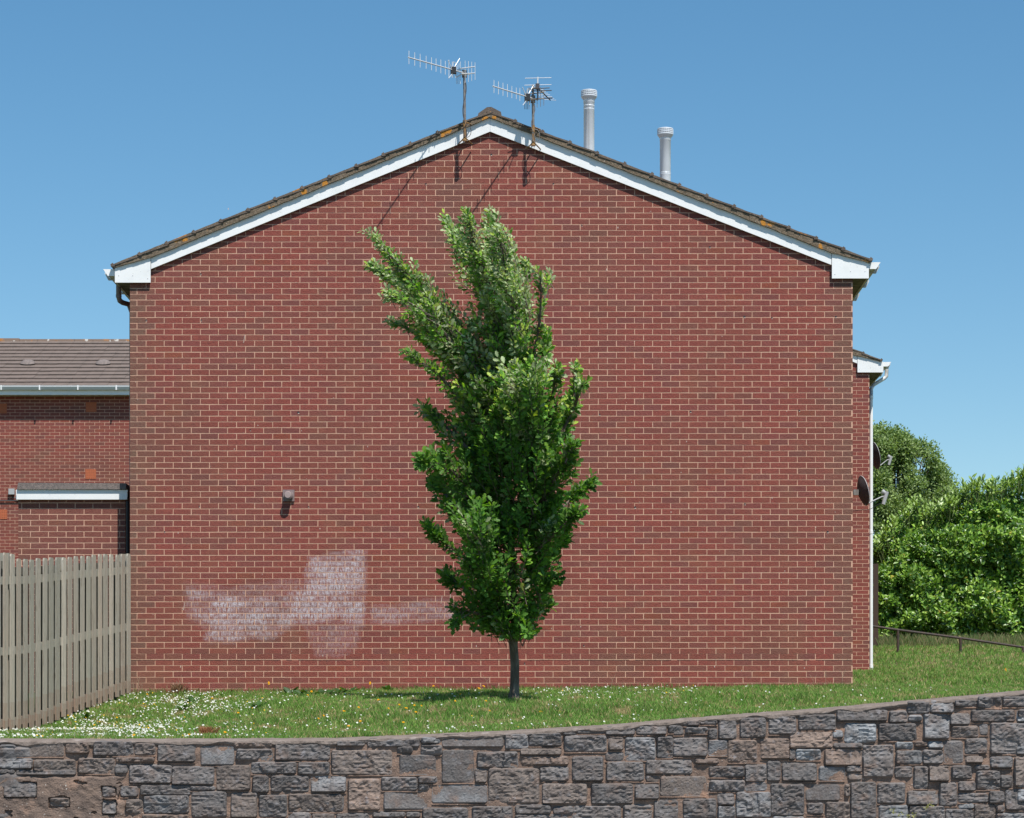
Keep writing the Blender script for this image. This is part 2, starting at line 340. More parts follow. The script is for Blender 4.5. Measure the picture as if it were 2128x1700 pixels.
# ---------------------------------------------------------------- gable houses
H_, L_ = 12.06/165, 37.6/165
def gable(dx, dy, dz, length, root, boxL, boxR, brickz0, seed, main, wallx=(270,1772), extra=None):
    """one gable-ended row of houses; profile in the photograph's main-wall plane, moved by (dx,dy,dz)"""
    q = lambda px, py: (XZ(px, py)[0]+dx, XZ(px, py)[1]+dz)
    x0, x1 = q(wallx[0], 0)[0], q(wallx[1], 0)[0]
    ap = q(1018, 262); zl = q(270, 576)[1]; zr = q(1772, 566)[1]
    lft, rgt = q(300, 262+718*.412), q(1740, 262+722*.395)
    core = [(x0, brickz0), (x1, brickz0), (x1, zr), (rgt[0], rgt[1]), ap, (lft[0], lft[1]), (x0, zl)]
    w = MB(); w.prism(core, dy+.0045, dy+length, m=1)
    def halfplane(p1, p2):                       # below the line p1-p2
        a = p2[1]-p1[1]; b_ = -(p2[0]-p1[0]); c = -(a*p1[0]+b_*p1[1])
        t = (ap[0], ap[1]-3); s_ = 1 if a*t[0]+b_*t[1]+c > 0 else -1
        return (a*s_, b_*s_, c*s_)
    clips = [halfplane(lft, ap), halfplane(ap, rgt), halfplane((x0, zl), lft), halfplane(rgt, (x1, zr))]
    ph = (q(284.7, 0)[0]-.5*L_, q(0, 1371)[1])
    brick_face(w, x0, x1, brickz0, ap[1], dy+.003, L_, H_, .0090, ph, clips, main, seed)
    side_brick(w, x1, dy+.01, dy+length, brickz0, zr, 1, seed=seed+1)
    side_brick(w, x0, dy+.01, dy+length, brickz0, zl, -1, seed=seed+2)
    if extra: extra(w)
    w.build('wall', [M['brick'], M['mortar'], M['black'], M['lime']], root)
    # roof: stepped courses of tiles
    R = MB(); rd = random.Random(seed)
    rg = q(1018, 232.5); ym = length+dy+.1
    for side, (ex, ey) in ((-1, (232,553)), (1, (1812,541))):
        e = q(ex, ey); d = Vector((e[0]-rg[0], 0, e[1]-rg[1])); Ls = d.length; d.normalize(); n = Vector((-d.z*side, 0, d.x*side))
        if n.z < 0: n = -n
        g = 54.6/165/math.cos(math.atan(.41)); N = int(round(Ls/g)); g = Ls/N
        for i in range(N):
            y = dy-.092+rd.uniform(-.004, .004); t0, t1 = i*g-.03, (i+1)*g
            o = Vector((rg[0], 0, rg[1])); a = o+d*t0+n*-.026; b2 = o+d*t1+n*-.002; c2 = o+d*(t1+.004)+n*-.022; d2 = o+d*t0+n*-.044
            # front verge tile separate, slightly irregular
            lift = n*rd.uniform(-.004, .005)
            poly = [(p.x, p.z) for p in (a+lift, b2+lift, c2+lift, d2+lift)]
            R.prism(poly, y, y+.30)
            k = y+.302
            while k < ym:
                R.prism([(p.x, p.z) for p in (a, b2, c2, d2)], k, min(ym, k+.33) if k < dy+2.5 else ym)
                k = k+.332 if k < dy+2.5 else ym+1
            # little side-lock upstand at tile nose
            c3 = o+d*(t1-.035)+n*.002; R.prism([((c3+n*.012).x, (c3+n*.012).z), ((b2+n*.006).x, (b2+n*.006).z), (c2.x, c2.z), ((c2-d*.05-n*.02).x, (c2-d*.05-n*.02).z)], y-.006, y+.03)
    roof = R.build('roof', M['tile'], root)
    # ridge capping
    C = MB(); k = dy-.08
    while k < ym:
        e = min(ym, k+.45); C.prism([q(992,247), q(994.5,238.5), q(1012,226), q(1021,225.3), q(1041,235.5), q(1043,245), q(1030,244), q(1018,236), q(1005,245)], k, e-.006); k = e
    C.build('ridge_tile', M['tile'], roof)
    LB, RB = boxL[1], boxR[0]
    def edge(px):                                # top line of the barge boards and box ends
        if px < 1018.5: return 246+(1018-px)*.4139 if px > LB else 537+(LB-px)*.277
        return 246+(px-1018)*.3958 if px < RB else 527+(px-RB)*.263
    # mortar bedding seen at the verge and roof deck below the tiles
    V = MB()
    for side, (ex, ey), s_ in ((-1, (240,557), .4095), (1, (1806,548), .3925)):
        e = ex; top = [q(1018,238)]; K = 60; bot = []
        for i in range(K+1):
            px = 1018+(e-1018)*i/K; run = abs(px-1018)
            bot.append(q(px, edge(px)+.8+random.uniform(-.6, .8)))
        top = [q(1018+(e-1018)*i/K, 234.0+abs((e-1018)*i/K)*(s_-.0035)) for i in range(K+1)]
        for i in range(K):
            yf = dy-.080+random.uniform(-.005, .004)
            V.prism([bot[i], bot[i+1], top[i+1], top[i]], yf, dy+.3)
    for e_, s_ in ((240,.4095),(1806,.3925)): V.prism([q(1018,243), q(e_,243+abs(e_-1018)*s_), q(e_,237+abs(e_-1018)*s_), q(1018,237)], dy+.302, ym)
    V.prism([q(1000,247), q(1018,244), q(1036,246), q(1034,240), q(1018,231), q(1001,241)], dy-.073, dy+.3)
    V.build('verge_mortar', M['bed'], roof)
    # barge boards
    for pl in ([(1018.6,246),(1018.6,275),(boxL[1],560.5),(boxL[1],537)], [(1018.9,246),(1018.9,275),(boxR[0],552),(boxR[0],527)]):
        B = MB(); B.prism([q(*p) for p in pl], dy-.042, dy-.018); B.build('barge_board', M['pvc'], root)
        B = MB(); B.prism([q(pl[0][0], pl[0][1]+3), q(pl[1][0], pl[1][1]-5), q(pl[2][0], pl[2][1]-5), q(pl[3][0], pl[3][1]+3)], dy-.018, dy+.0); B.build('batten', M['black'], root)
    # box ends, fascia, soffit, gutters
    for sd, (bx0, bx1), yb in ((-1, boxL, 588.7), (1, boxR, 580)):
        outer, inner = (bx0, bx1) if sd < 0 else (bx1, bx0)
        yt = edge
        B = MB(); B.prism([q(outer, yt(outer)-1), q(inner, yt(inner)-1), q(inner, yb), q(outer, yb)], dy-.050, dy-.030)
        be = B.build('box_end', M['pvc'], root)
        B = MB(); B.prism([q(inner, yt(inner)+1), q(inner+sd*-1.1, yt(inner)+1), q(inner+sd*-1.1, yb-28), q(inner, yb-28)], dy-.0435, dy-.0425); B.build('joint', M['mast'], be)
        for fx_, fy_ in ((outer-sd*8, yb-14), (inner+sd*6, yb-8), ((outer+inner)/2, yb-14)):
            B = MB(); B.prism([q(fx_+1.0*math.cos(a_*.785), fy_+1.0*math.sin(a_*.785)) for a_ in range(8)], dy-.0515, dy-.0500); B.build('fixing', M['lightgrey'], be)
        B = MB(); B.prism([q(outer, yt(outer)+3), q(outer-sd*4, yt(outer-sd*4)+3), q(outer-sd*4, yb), q(outer, yb)], dy-.028, dy+length)
        B.build('fascia', M['pvc_dirty'], root)
        B = MB(); wx = wallx[0] if sd < 0 else wallx[1]
        B.prism([q(outer-sd*4.2, yb-3), q(outer-sd*4.2, yb-1), q(wx-sd*6, yb-1), q(wx-sd*6, yb-3)], dy-.028, dy+length)
        B.prism([q(inner+sd*1, yb-1.6), q(inner+sd*1, yb-4), q(wx, yb-4), q(wx, yb-1.6)], dy-.028, dy+.002)
        B.build('soffit', M['soffit'], root)
        gt = yt(outer)+(3 if sd < 0 else -1); o = outer+sd*1.2
        pr = [(o, gt), (o+sd*1, gt+1), (o+sd*1, gt+11), (o+sd*13, gt+11), (o+sd*17, gt+6), (o+sd*21.5, gt+1.2), (o+sd*23, gt), (o+sd*24, gt-.4),
              (o+sd*22, gt+3), (o+sd*18, gt+8), (o+sd*14, gt+13), (o, gt+13)]
        B = MB(); B.prism([q(*p) for p in pr], dy+.0, dy+length)
        gut = B.build('gutter', M['pvc_dirty'], root)
        B = MB(); B.prism([q(*p) for p in [(o-sd*.6, gt-.6), (o+sd*24, gt-.8), (o+sd*18, gt+8.5), (o+sd*14.5, gt+13.2), (o-sd*.6, gt+13.2)]], dy-.012, dy-.001)
        B.build('end_cap', M['pvc'], gut)
        for kk in range(int(length)):
            B = MB(); B.prism([q(o+sd*14, gt+13.2), q(o+sd*18.6, gt+8.3), q(o+sd*25.3, gt-1), q(o+sd*26.5, gt+2), q(o+sd*19.8, gt+14.8), q(o, gt+14.8), q(o, gt+13.2)], dy+.20+kk*1.0, dy+.26+kk*1.0)
            B.build('bracket', M['pvc_dirty'], gut)
HOLES = [(885,382),(1150,381),(1021,321),(418,665),(304,665),(417,569),(565,518),(1475,513),(1209,468),(1548,1047),(414,1052),(641,1053),(869,1053),(1720,1105),(342,1105),(1604,660),(1737,658),(1547,658),(1435,855),(1661,853),(620,857),(520,893),(1320,1054),(1246,861),(1090,1378),(1213,1341)]
def wall_marks(b):
    """putlog holes, lime runs and chips in the brick face"""
    for px, py in HOLES:
        p = P(px, py); r_ = random.uniform(.007, .012); b.poly([(p.x+r_*math.cos(a)*1.3, .0012, p.z+r_*math.sin(a)) for a in [i*math.pi/4 for i in range(8)]], m=2)
        b.poly([(p.x+.004+r_*.7*math.cos(a)*1.3, .0010, p.z-.014+r_*.5*math.sin(a)) for a in [i*math.pi/4 for i in range(8)]], m=3)
    for _ in range(110):
        px, py = random.uniform(280,1765), random.uniform(420,1400); p = P(px, py); r_ = random.uniform(.002, .006); t = random.uniform(.5, 3)
        b.poly([(p.x+r_*math.cos(a), .0010, p.z+r_*math.sin(a)*t) for a in [i*math.pi/3 for i in range(6)]], m=3)
    for i in range(120):                      # open damp-course joint
        xa_, xb_ = P(270+i*12.5, 0).x, P(270+(i+1)*12.5, 0).x; zz = P(0, 1371.6).z+random.uniform(-.001,.001)
        if random.random() < .93: b.poly([(xa_,.0012,zz-.0032),(xb_-random.uniform(0,.01),.0012,zz-.0032),(xb_,.0012,zz+random.uniform(.0005,.003)),(xa_,.0012,zz+.0022)], m=2)
    for px, py in ((507,704),(382,1260),(917,1246),(935,1241)):
        p = P(px, py); b.poly([(p.x-.008, .0008, p.z-.05), (p.x-.001, .0008, p.z-.05), (p.x+.014, .0008, p.z+.05), (p.x+.009, .0008, p.z+.05)], m=3)
house = thing('brick_house', (XZ(1018,0)[0], 0, GZ(0, 0)), 'large red brick gable house behind the oak, with a faded white paint patch', 'house')
gable(0, 0, 0, 16.7, house, (240,314), (1728,1804.5), EYE+.45, 3, True, extra=wall_marks)
house2 = thing('brick_house', (3, 16.8, GZ(3, 16.8)), 'second red brick house set back at the right, mostly hidden by the big gable wall', 'house')
DX2 = (1806.6-CX)/FPX*49.8-XZ(1772,0)[0]; DZ2 = (HY-774.6)/FPX*49.8-(HY-580)/165
gable(DX2, 16.8, DZ2, 22, house2, (230,310), (1734,1815), EYE+1.2, 31, False)
# left swan-neck downpipe of the main house, white pipe of the second
b = MB(); Zp = 33.35
b.tube([P(246.5,585,33.25), P(246.5,617,33.3), P(249,625,33.35), P(255,629,33.5), P(280,636,34.4)], .033, 12, cap=True)
b.tube([P(268,633,34.4), P(274,650,34.45), P(274,1400,34.45)], .033, 12)
dp = b.build('downpipe', M['pipe'], house, smooth=True)
b = MB(); b.tube([P(246.5,612,33.3), P(246.9,618,33.3)], .037, 12); b.build('collar', M['pipe'], dp, smooth=True)
b = MB(); x = XZ(1810.3, 0, 50.2)[0]
b.tube([(x, 17.2, EYE+(HY-822)/FPX*50.2), (x, 17.2, EYE+(HY-1393)/FPX*50.2)], .034, 12)
dp = b.build('downpipe', M['pvc'], house2, smooth=True)
for py in (826, 1106, 1385):
    b = MB(); z = EYE+(HY-py)/FPX*50.2; b.tube([(x, 17.2, z-.03), (x, 17.2, z+.03)], .040, 12); b.build('collar', M['pvc'], dp, smooth=True)
b = MB(); b.tube([P(1843,764,50.6), P(1842,782,50.6), P(1838,786,50.6), P(1815,800,50.5), P(1810.5,808,50.4), P(1810.5,823,50.2)], .036, 12); b.build('swan_neck', M['pvc_dirty'], dp, smooth=True)
# roof flues
def roof_flue(px, pytop, pybase, Z, wpx, seam):
    c = P(px, pytop, Z); s_ = FPX/Z; r = wpx/2/s_; rc = r*1.48; k = 1/s_
    zb = P(px, pybase+75, Z).z-c.z
    b = MB(); b.lathe(c, [(r, zb), (r, -27*k), (r*1.04, -26.5*k), (r*1.04, -18*k)], 36)
    for yy in ((33, 40) if seam else (int((pybase-pytop)*.88), int((pybase-pytop)*.91))):
        b.lathe(c, [(r, -yy*k-.006), (r*1.035, -yy*k), (r, -yy*k+.006)], 36)
    f = b.build('roof_flue', M['alu_flue'], house, smooth=False); f.data.polygons.foreach_set('use_smooth', [True]*len(f.data.polygons))
    f['label'] = 'tall steel flue nearest the ridge' if seam else 'shorter steel flue farther down the slope'
    b = MB(); b.lathe(c, [(r*1.1, -20*k), (rc*.92, -16*k), (rc, -14*k), (rc, -11.6*k)], 36)
    for i in range(2): b.lathe(c, [(rc, (-10.2+3.6*i)*k), (rc, (-8.0+3.6*i)*k)], 36)
    b.lathe(c, [(rc, -3.0*k), (rc*.98, -1.2*k), (rc*.7, 0), (.01, .6*k)], 36)
    cap_ = b.build('cowl', M['alu_flue'], f)
    b = MB(); b.lathe(c, [(rc*.93, -14*k), (rc*.93, -1.5*k)], 24)
    b.build('cowl_core', M['darkplastic'], cap_)
    b = MB()
    for i in range(26):
        a = 2*math.pi*i/26; b.tube([c+Vector((rc*.985*math.cos(a), rc*.985*math.sin(a), -12*k)), c+Vector((rc*.985*math.cos(a), rc*.985*math.sin(a), -2.5*k))], .003, 4)
    b.build('cowl_bars', M['alu_flue'], cap_)
    if seam:
        a = -math.pi/2-.03; b = MB(); b.tube([c+Vector((r*1.0*math.cos(a), r*1.0*math.sin(a), zb)), c+Vector((r*math.cos(a), r*math.sin(a), -28*k))], .0025, 5); b.build('seam', M['mast'], f)
    b = MB(); b.lathe((c.x, c.y, c.z+zb+.25), [(r*2.2, -.2), (r*1.15, .0)], 24); b.build('flashing', M['felt'], f)
roof_flue(1224, 187.5, 312, 35.0, 22.5, True)
roof_flue(1382.5, 266.5, 373, 35.0, 22.5, False)
# boiler flue terminal on the wall
c = P(600, 1030); b = MB(); k = 1/165
b.box(c.x-12*k, c.x+12*k, -.022, .001, c.z-12*k, c.z+12*k)
bf = b.build('flue_terminal', M['flueplastic'], house); b = MB()
def ylathe(mb, cc, prof, n=28):
    bs = len(mb.v); kk = len(prof)
    for r, y in prof:
        for j in range(n): a = 2*math.pi*j/n; mb.v.append((cc[0]+r*math.cos(a), y, cc[2]+r*math.sin(a)))
    for i in range(kk-1):
        for j in range(n): j2 = (j+1) % n; mb.face((bs+i*n+j, bs+i*n+j2, bs+(i+1)*n+j2, bs+(i+1)*n+j))
    mb.face([bs+(kk-1)*n+j for j in range(n)]); mb.face([bs+j for j in range(n)][::-1])
ylathe(b, c, [(.060, -.02), (.060, -.045), (.050, -.05), (.050, -.10), (.056, -.102), (.056, -.118)]); b.build('flue_pipe', M['flueplastic'], bf)
b = MB(); ylathe(b, c, [(.046, -.118), (.046, -.122), (.040, -.130), (.001, -.131)]); b.build('flue_mouth', mat('flue_mouth', (.34,.26,.25), .5), bf)
# ---------------------------------------------------------------- aerials
def rod(mb, a, b_, r=.0035, n=5): mb.tube([a, b_], r, n)
def aerial(px, ytop, ybase, tip, root, elems, refl, label, second=False):
    Zm = 32.78; base = P(px+1, ybase, Zm); top = P(px, ytop, Zm)
    root = thing('tv_aerial', (base.x, base.y, base.z), label, 'aerial')
    b = MB(); b.tube([base, top], .0165, 12); m = b.build('mast', M['mast'], root, smooth=True)
    b = MB(); prev = None; pts = []
    for i in range(26):
        t = i/25; p = base.lerp(top, t*.97+.02); pts.append(p+Vector((.024*math.sin(t*9+1), -.02, 0)))
    b.tube(pts, .0045, 5); 
    lp = [base+Vector((.03+.05*math.sin(a), -.03, .10+.08*math.cos(a))) for a in [i*.5 for i in range(14)]]; b.tube(lp, .004, 5)
    b.build('cable', M['darkplastic'] if not second else M['mast'], root)
    b = MB(); zc = base.z
    for z_, w_ in ((.03, .0), (.22, .0)):                   # cranked arms back to the wall
        for sx in (-.09, .09): rod(b, (base.x+sx, -.045, zc-.06+z_*1.3), (base.x, base.y, zc+z_), .008, 6)
    b.tube([(base.x, base.y, zc-.02), (base.x, base.y, zc+.012), (base.x, base.y, zc+.24)], [.03, .022, .019], 10)
    b.build('bracket', M['rust'], root)
    tipv = P(tip[0], tip[1], tip[2]); boom = MB(); bs = top+Vector((0, 0, -.012)); dirv = (tipv-bs).normalized()
    boom.tube([bs+dirv*-.10, tipv], .008, 6); bo = boom.build('boom', M['alu_thin'], root)
    cb = MB(); cb.box(bs.x-.03, bs.x+.03, bs.y-.03, bs.y+.03, bs.z-.05, bs.z+.035); cb.build('clamp', M['mast'], root)
    Lb = (tipv-bs).length; up = Vector((0,0,1))
    for f, h in elems:
        e = MB(); p = bs+dirv*Lb*f; rod(e, p-up*h, p+up*h, .0042); e.build('director', M['alu_thin'], bo)
    d = MB(); p = bs+dirv*Lb*refl[0]; side = dirv.cross(up).normalized()
    d.box(p.x-.035, p.x+.035, p.y-.03, p.y+.03, p.z-.045, p.z+.035); d.build('dipole_box', M['black'], bo)
    d = MB(); q = p-dirv*.02
    for s_ in (-.012, .012):
        rod(d, q-up*.09+dirv*s_*2, q+up*.10+dirv*s_*2, .0045)
    rod(d, q+up*.10-dirv*.024, q+up*.10+dirv*.024, .0045); rod(d, p+dirv*.02, p+dirv*.10+up*.10, .005)
    rod(d, p+up*.01, p-dirv*.10+up*.16-side*.02, .005); rod(d, p-up*.03, p+dirv*.09-up*.12, .005)
    d.build('dipole', M['alu_thin'], bo)
    d = MB()
    for sgn in (-1, 1):                                       # corner reflector: fanned rods on two arms
        arm0 = bs+dirv*.05; arm1 = arm0+(-dirv*.10+side*sgn*.20).normalized()*.17+up*.0
        for kx in range(4):
            a = arm0.lerp(arm1, .25+.25*kx); rod(d, a-up*(.135-.01*kx), a+up*(.145-.01*kx), .0035)
        rod(d, arm0-up*.02, arm1-up*.02, .007); rod(d, arm0+up*.05, arm1+up*.06, .007)
    d.build('reflector', M['alu_thin'] if not second else M['mast'], bo)
    return root, top
aerial(965, 150, 290, (848,119,31.95), None, [(.985,.082),(.885,.082),(.79,.083),(.685,.08),(.59,.08),(.51,.082),(.425,.085),(.345,.085),(.28,.11),(.22,.10)], (.20,),
       'long silver television aerial on the left mast, higher of the two on the gable')
rt, tp = aerial(1107.5, 203, 300, (1024,179,32.15), None, [(.97,.08),(.86,.08),(.75,.08),(.64,.08),(.53,.075),(.42,.072),(.33,.082)], (.14,),
       'double television aerial on the right mast, with flat rods spread above it', second=True)
b = MB(); t2 = P(1107.5, 176, 32.78); b.tube([tp, t2], .014, 10); b.build('mast_top', M['mast'], rt)
b = MB(); c0 = P(1117, 182, 32.7); b.tube([P(1117.5,160,32.7), P(1117,183,32.7)], .010, 8); rod(b, P(1106,182,32.78), c0, .012, 8); b.build('mast_spur', M['alu_thin'], rt)
b = MB(); b.box(c0.x-.025, c0.x+.025, c0.y-.03, c0.y+.03, c0.z-.02, c0.z+.045); b.build('junction_box', M['darkplastic'], rt)
b = MB()
for py, xa, xb in ((162,1091,1146),(176.5,1090,1146)): rod(b, P(xa, py+.8, 32.7), P(xb, py-.4, 32.7), .0040)
b.build('crossbars', M['alu_thin'], rt)
b = MB(); rod(b, c0, P(1143.5,208,33.35), .008, 6); rod(b, P(1103,189,32.75), P(1146,188,32.95), .006, 6); rod(b, P(1110,205,32.75), P(1148,203.5,32.85), .007, 6); rod(b, P(1118,183,32.7), P(1118,207,32.7), .008, 6)
rod(b, P(1098,185,32.75), P(1142,182.5,32.8), .006, 6); b.build('spread_arms', M['darkplastic'], rt)
b = MB()
for i in range(7):
    f = i/6; c = c0.lerp(P(1143.5,208,33.35), .15+.85*f); w = .10
    rod(b, c+Vector((-w*(1.3-.5*f), -.03, 0)), c+Vector((.055+.02*f, .03, .004)), .003)
b.build('spread_rods', M['alu_thin'], rt)
# ---------------------------------------------------------------- satellite dishes
def dish(cpx, cpy, Z, wallx, label, R=.205):
    c = P(cpx, cpy, Z); root = thing('satellite_dish', (wallx, c.y, c.z), label, 'satellite dish', 'satellite dishes on the side walls')
    ax = Vector((.95, .22, .22)).normalized()               # dish faces away from the wall and slightly back
    u = ax.cross(Vector((0,0,1))).normalized(); v = u.cross(ax).normalized()
    b = MB(); n = 36; rings = 7; base = len(b.v)
    for side_, off in ((0, 0.0), (1, -.004)):
        for i in range(rings+1):
            rr = i/rings
            for j in range(n):
                a = 2*math.pi*j/n; b.v.append(tuple(c+u*(rr*R*.92*math.cos(a))+v*(rr*R*math.sin(a))+ax*(rr*rr*.07+off)))
    st = (rings+1)*n
    for s_ in (0, 1):
        for i in range(rings):
            for j in range(n):
                j2 = (j+1) % n; f = (s_*st+i*n+j, s_*st+i*n+j2, s_*st+(i+1)*n+j2, s_*st+(i+1)*n+j); b.face(f if s_ else f[::-1])
    dsh = b.build('dish', M['dish'], root, smooth=True)
    b = MB(); b.tube([c+u*(R*.92*math.cos(a))+v*(R*math.sin(a))+ax*.069 for a in [2*math.pi*j/40 for j in range(41)]], .006, 6, cap=False); b.build('rim', M['lightgrey'], dsh, smooth=True)
    a0 = c-v*R*.93+ax*.05; a1 = P(cpx+34*33/Z*Z/36*1.0, cpy+20, Z) if False else c+ax*.30-v*.135
    b = MB(); b.tube([a0, a1], [.010, .009], 8); arm = b.build('feed_arm', M['lightgrey'], root)
    b = MB(); l1 = a1+Vector((.055, 0, .045)); b.tube([l1+Vector((.025,0,.03)), l1-Vector((.025,0,.145))], [.030, .026], 10); b.tube([l1+Vector((-.045,0,.035)), l1+Vector((0,0,.01))], [.034, .028], 12); b.tube([a1, l1-Vector((0,0,.03))], .012, 8)
    b.build('receiver', M['lightgrey'], arm)
    b = MB(); bk = c-ax*.03; b.tube([bk, (wallx+.02, bk.y, bk.z-.06)], .014, 8); b.box(wallx-.001, wallx+.02, bk.y-.06, bk.y+.06, bk.z-.16, bk.z+.04); b.box(bk.x-.05, bk.x+.02, bk.y-.03, bk.y+.03, bk.z-.04, bk.z+.035)
    b.build('wall_bracket', M['mast'], root)
    b = MB(); e = l1-Vector((.025,0,.12)); pts = []
    for i in range(15):
        t = i/14; pts.append(Vector((e.x+(wallx-e.x)*t, e.y-.01, e.z+(c.z-.20-e.z)*t-.09*math.sin(math.pi*min(1, t*1.25))*(1 if t < .8 else .4)+.01*math.sin(t*20))))
    b.tube(pts, .004, 5); b.build('cable', M['black'], root)
XW = XZ(1772, 0)[0]
dish(1785, 1022, 36.0, XW, 'lower dark satellite dish with grey receiver beside the right gable corner')
dish(1812, 948, 52.0, XW+DX2, 'satellite dish half hidden behind the white drainpipe, higher and farther', R=.27)
# ---------------------------------------------------------------- outbuilding behind the fence
shed = thing('brick_outbuilding', (P(150,0,33.5).x, .5, GZ(-5.8, .5)), 'small flat-roofed brick outbuilding with white fascia behind the wooden fence', 'outbuilding')
xa, xb = P(38,0,33.5).x, P(260.5,0,33.5).x; zt = P(0,1030,33.5).z; b = MB()
b.box(xa, xb, .5045, 3.0, EYE+.5, zt, m=1); brick_face(b, xa, xb, EYE+.5, zt, .503, L_, H_, .010, (P(40,0,33.5).x+.03, P(0,1152,33.5).z), seed=77, grey=.42)
b.build('wall', [M['brick'], M['mortar']], shed)
b = MB(); b.prism([XZ(34,1038,33.44), XZ(264,1038,33.44), XZ(265,1018,33.44), XZ(35,1017,33.44)], .44, .4995); b.box(xa-.03, xa-.01, .4995, 3.0, P(0,1038,33.5).z, P(0,1018,33.5).z); b.build('fascia', M['pvc'], shed)
b = MB(); b.prism([XZ(35,1016.6,33.4), XZ(262,1016.6,33.4), XZ(261,1004,33.4), XZ(37,1003,33.4)], .41, 3.05); b.build('roof', M['felt'], shed)
b = MB(); b.tube([P(265.3,1042,33.45), P(265.3,1300,33.45)], .022, 8); b.build('downpipe', M['black'], shed)  # black pipe stands in for the shadowed gap between outbuilding and house
# ---------------------------------------------------------------- house at the left, eaves side on
ZB = 59.8; yb = ZB-D; q = lambda px, py: XZ(px, py, ZB)
hl = thing('brick_house', (-16, yb, GZ(-16, yb)), 'distant brick house at the left with brown tiled roof and white gutter', 'house')
xl, xr = -30.0, -4.0; zw = q(0, 827)[1]
b = MB(); b.box(xl, xr, yb+.0045, yb+8.5, EYE+1.8, zw+.15, m=1)
brick_face(b, xl, xr, EYE+2.0, zw+.15, yb+.002, 20.7/91, 6.78/91, .0098, (q(0,0)[0], q(0,1000)[1]), seed=44, grey=.05)
b.prism([(xl, zw), (xl+.01, zw), (xl+.01, zw+.02)], yb, yb+8.5, m=1)
b.build('wall', [M['brick'], M['mortar']], hl)
b = MB(); oh = .28; e0 = Vector((0, yb-oh, q(0,806)[1]-.02)); rz = EYE+(HY-709)/FPX*(ZB+4.27); rv = Vector((0, yb+4.27, rz)); dv = rv-e0; N = 13; r = random.Random(3)
nrm = Vector((0, -dv.z, dv.y)).normalized()
def roofcourses(b, e0, rv, N, flip):
    dv = rv-e0; nn = Vector((0, -dv.z, dv.y)).normalized()
    if nn.z < 0: nn = -nn
    for i in range(N):
        a = e0+dv*(i/N)+nn*.040; c = e0+dv*((i+1)/N)+nn*.010; a2 = a-nn*.038; x = xl
        while x < xr:
            x2 = min(xr, x+.30); j = r.uniform(-.003, .003); jn = nn*j
            col = 1
            P1 = [a+jn, a2, c-nn*.02, c+jn]
            b.v += [(x+.002, p.y, p.z) for p in P1]+[(x2-.002, p.y, p.z) for p in P1]; n = len(b.v)-8
            b.face((n, n+4, n+7, n+3)); b.face((n, n+1, n+5, n+4)); b.face((n+3, n+7, n+6, n+2)); b.face((n, n+3, n+2, n+1)); b.face((n+4, n+5, n+6, n+7))
            x = x2
roofcourses(b, e0, rv, N, False); roofcourses(b, Vector((0, yb+8.8, e0.z)), rv, N, True)
b.prism([(xl, e0.z), (xl, e0.z)], 0, 0) if False else None
rf = b.build('roof', M['tile_far'], hl)
b = MB(); b.v += [(xl, e0.y, e0.z), (xr, e0.y, e0.z), (xr, rv.y, rv.z), (xl, rv.y, rv.z), (xl, yb+8.8, e0.z), (xr, yb+8.8, e0.z)]
b.face((0,1,2,3)); b.face((3,2,5,4)); b.face((0,3,4)); b.face((1,5,2)); b.build('roof_deck', M['soffit'], rf)
b = MB(); x = xl
while x < xr:
    x2 = min(xr, x+.45); up = .02 if x < q(30,0)[0]*1.07 else 0
    b.prism([(x, rz-.07), (x2-.008, rz-.07), (x2-.008, rz+.035+up), (x, rz+.035+up)], rv.y-.10, rv.y+.10); x = x2
b.build('ridge_tile', M['ridge_far'], rf)
for px in (56, 213):
    b = MB(); c = e0+dv*.46+nrm*.045; cx = (px-CX)/FPX*(ZB+1.7); k = .14
    for i in range(7):
        pass
    rings = [(0, 1.0), (.35, .95), (.7, .7), (.95, .35), (1.02, .05)]
    base = len(b.v); n = 16
    for h, s_ in rings:
        for j in range(n):
            a = 2*math.pi*j/n; b.v.append((cx+k*1.25*s_*math.cos(a), c.y+k*s_*math.sin(a)*.9+.02*h, c.z+k*.35*s_*math.sin(a)+h*.085))
    for i in range(len(rings)-1):
        for j in range(n): j2 = (j+1) % n; b.face((base+i*n+j, base+i*n+j2, base+(i+1)*n+j2, base+(i+1)*n+j))
    b.face([base+(len(rings)-1)*n+j for j in range(n)])
    b.build('roof_vent', M['felt'], rf, smooth=True)
b = MB(); g0 = q(0,806)[1]; g1 = q(0,814)[1]
prof = [(yb-oh-.01, g0), (yb-oh-.11, g0), (yb-oh-.105, g0-.03), (yb-oh-.07, g1-.005), (yb-oh-.01, g1-.005)]
n = len(b.v); b.v += [(xl, y, z) for y, z in prof]+[(xr, y, z) for y, z in prof]
for i in range(5): b.face((n+i, n+(i+1) % 5, n+5+(i+1) % 5, n+5+i))
b.face(range(n, n+5)); b.face(list(range(n+5, n+10))[::-1]); gu = b.build('gutter', mat('glossy_pvc', (.70,.72,.74), .18), hl)
px = 4.0-79.6*8
while px < 700:
    if px > -500:
        x = q(px,0)[0]*.995; b = MB(); b.box(x-.013, x+.013, yb-oh-.118, yb-oh-.012, g1-.012, g0+.006); b.build('bracket', M['pvc'], gu)
    px += 79.6
b = MB(); b.box(xl, xr, yb-oh, yb-oh+.02, q(0,824)[1], g0-.004); b.build('fascia', M['pvc'], hl)
b = MB(); b.box(xl, xr, yb-oh+.021, yb-.001, q(0,824)[1]+.005, q(0,824)[1]+.015); b.build('soffit', M['pvc_dirty'], hl)
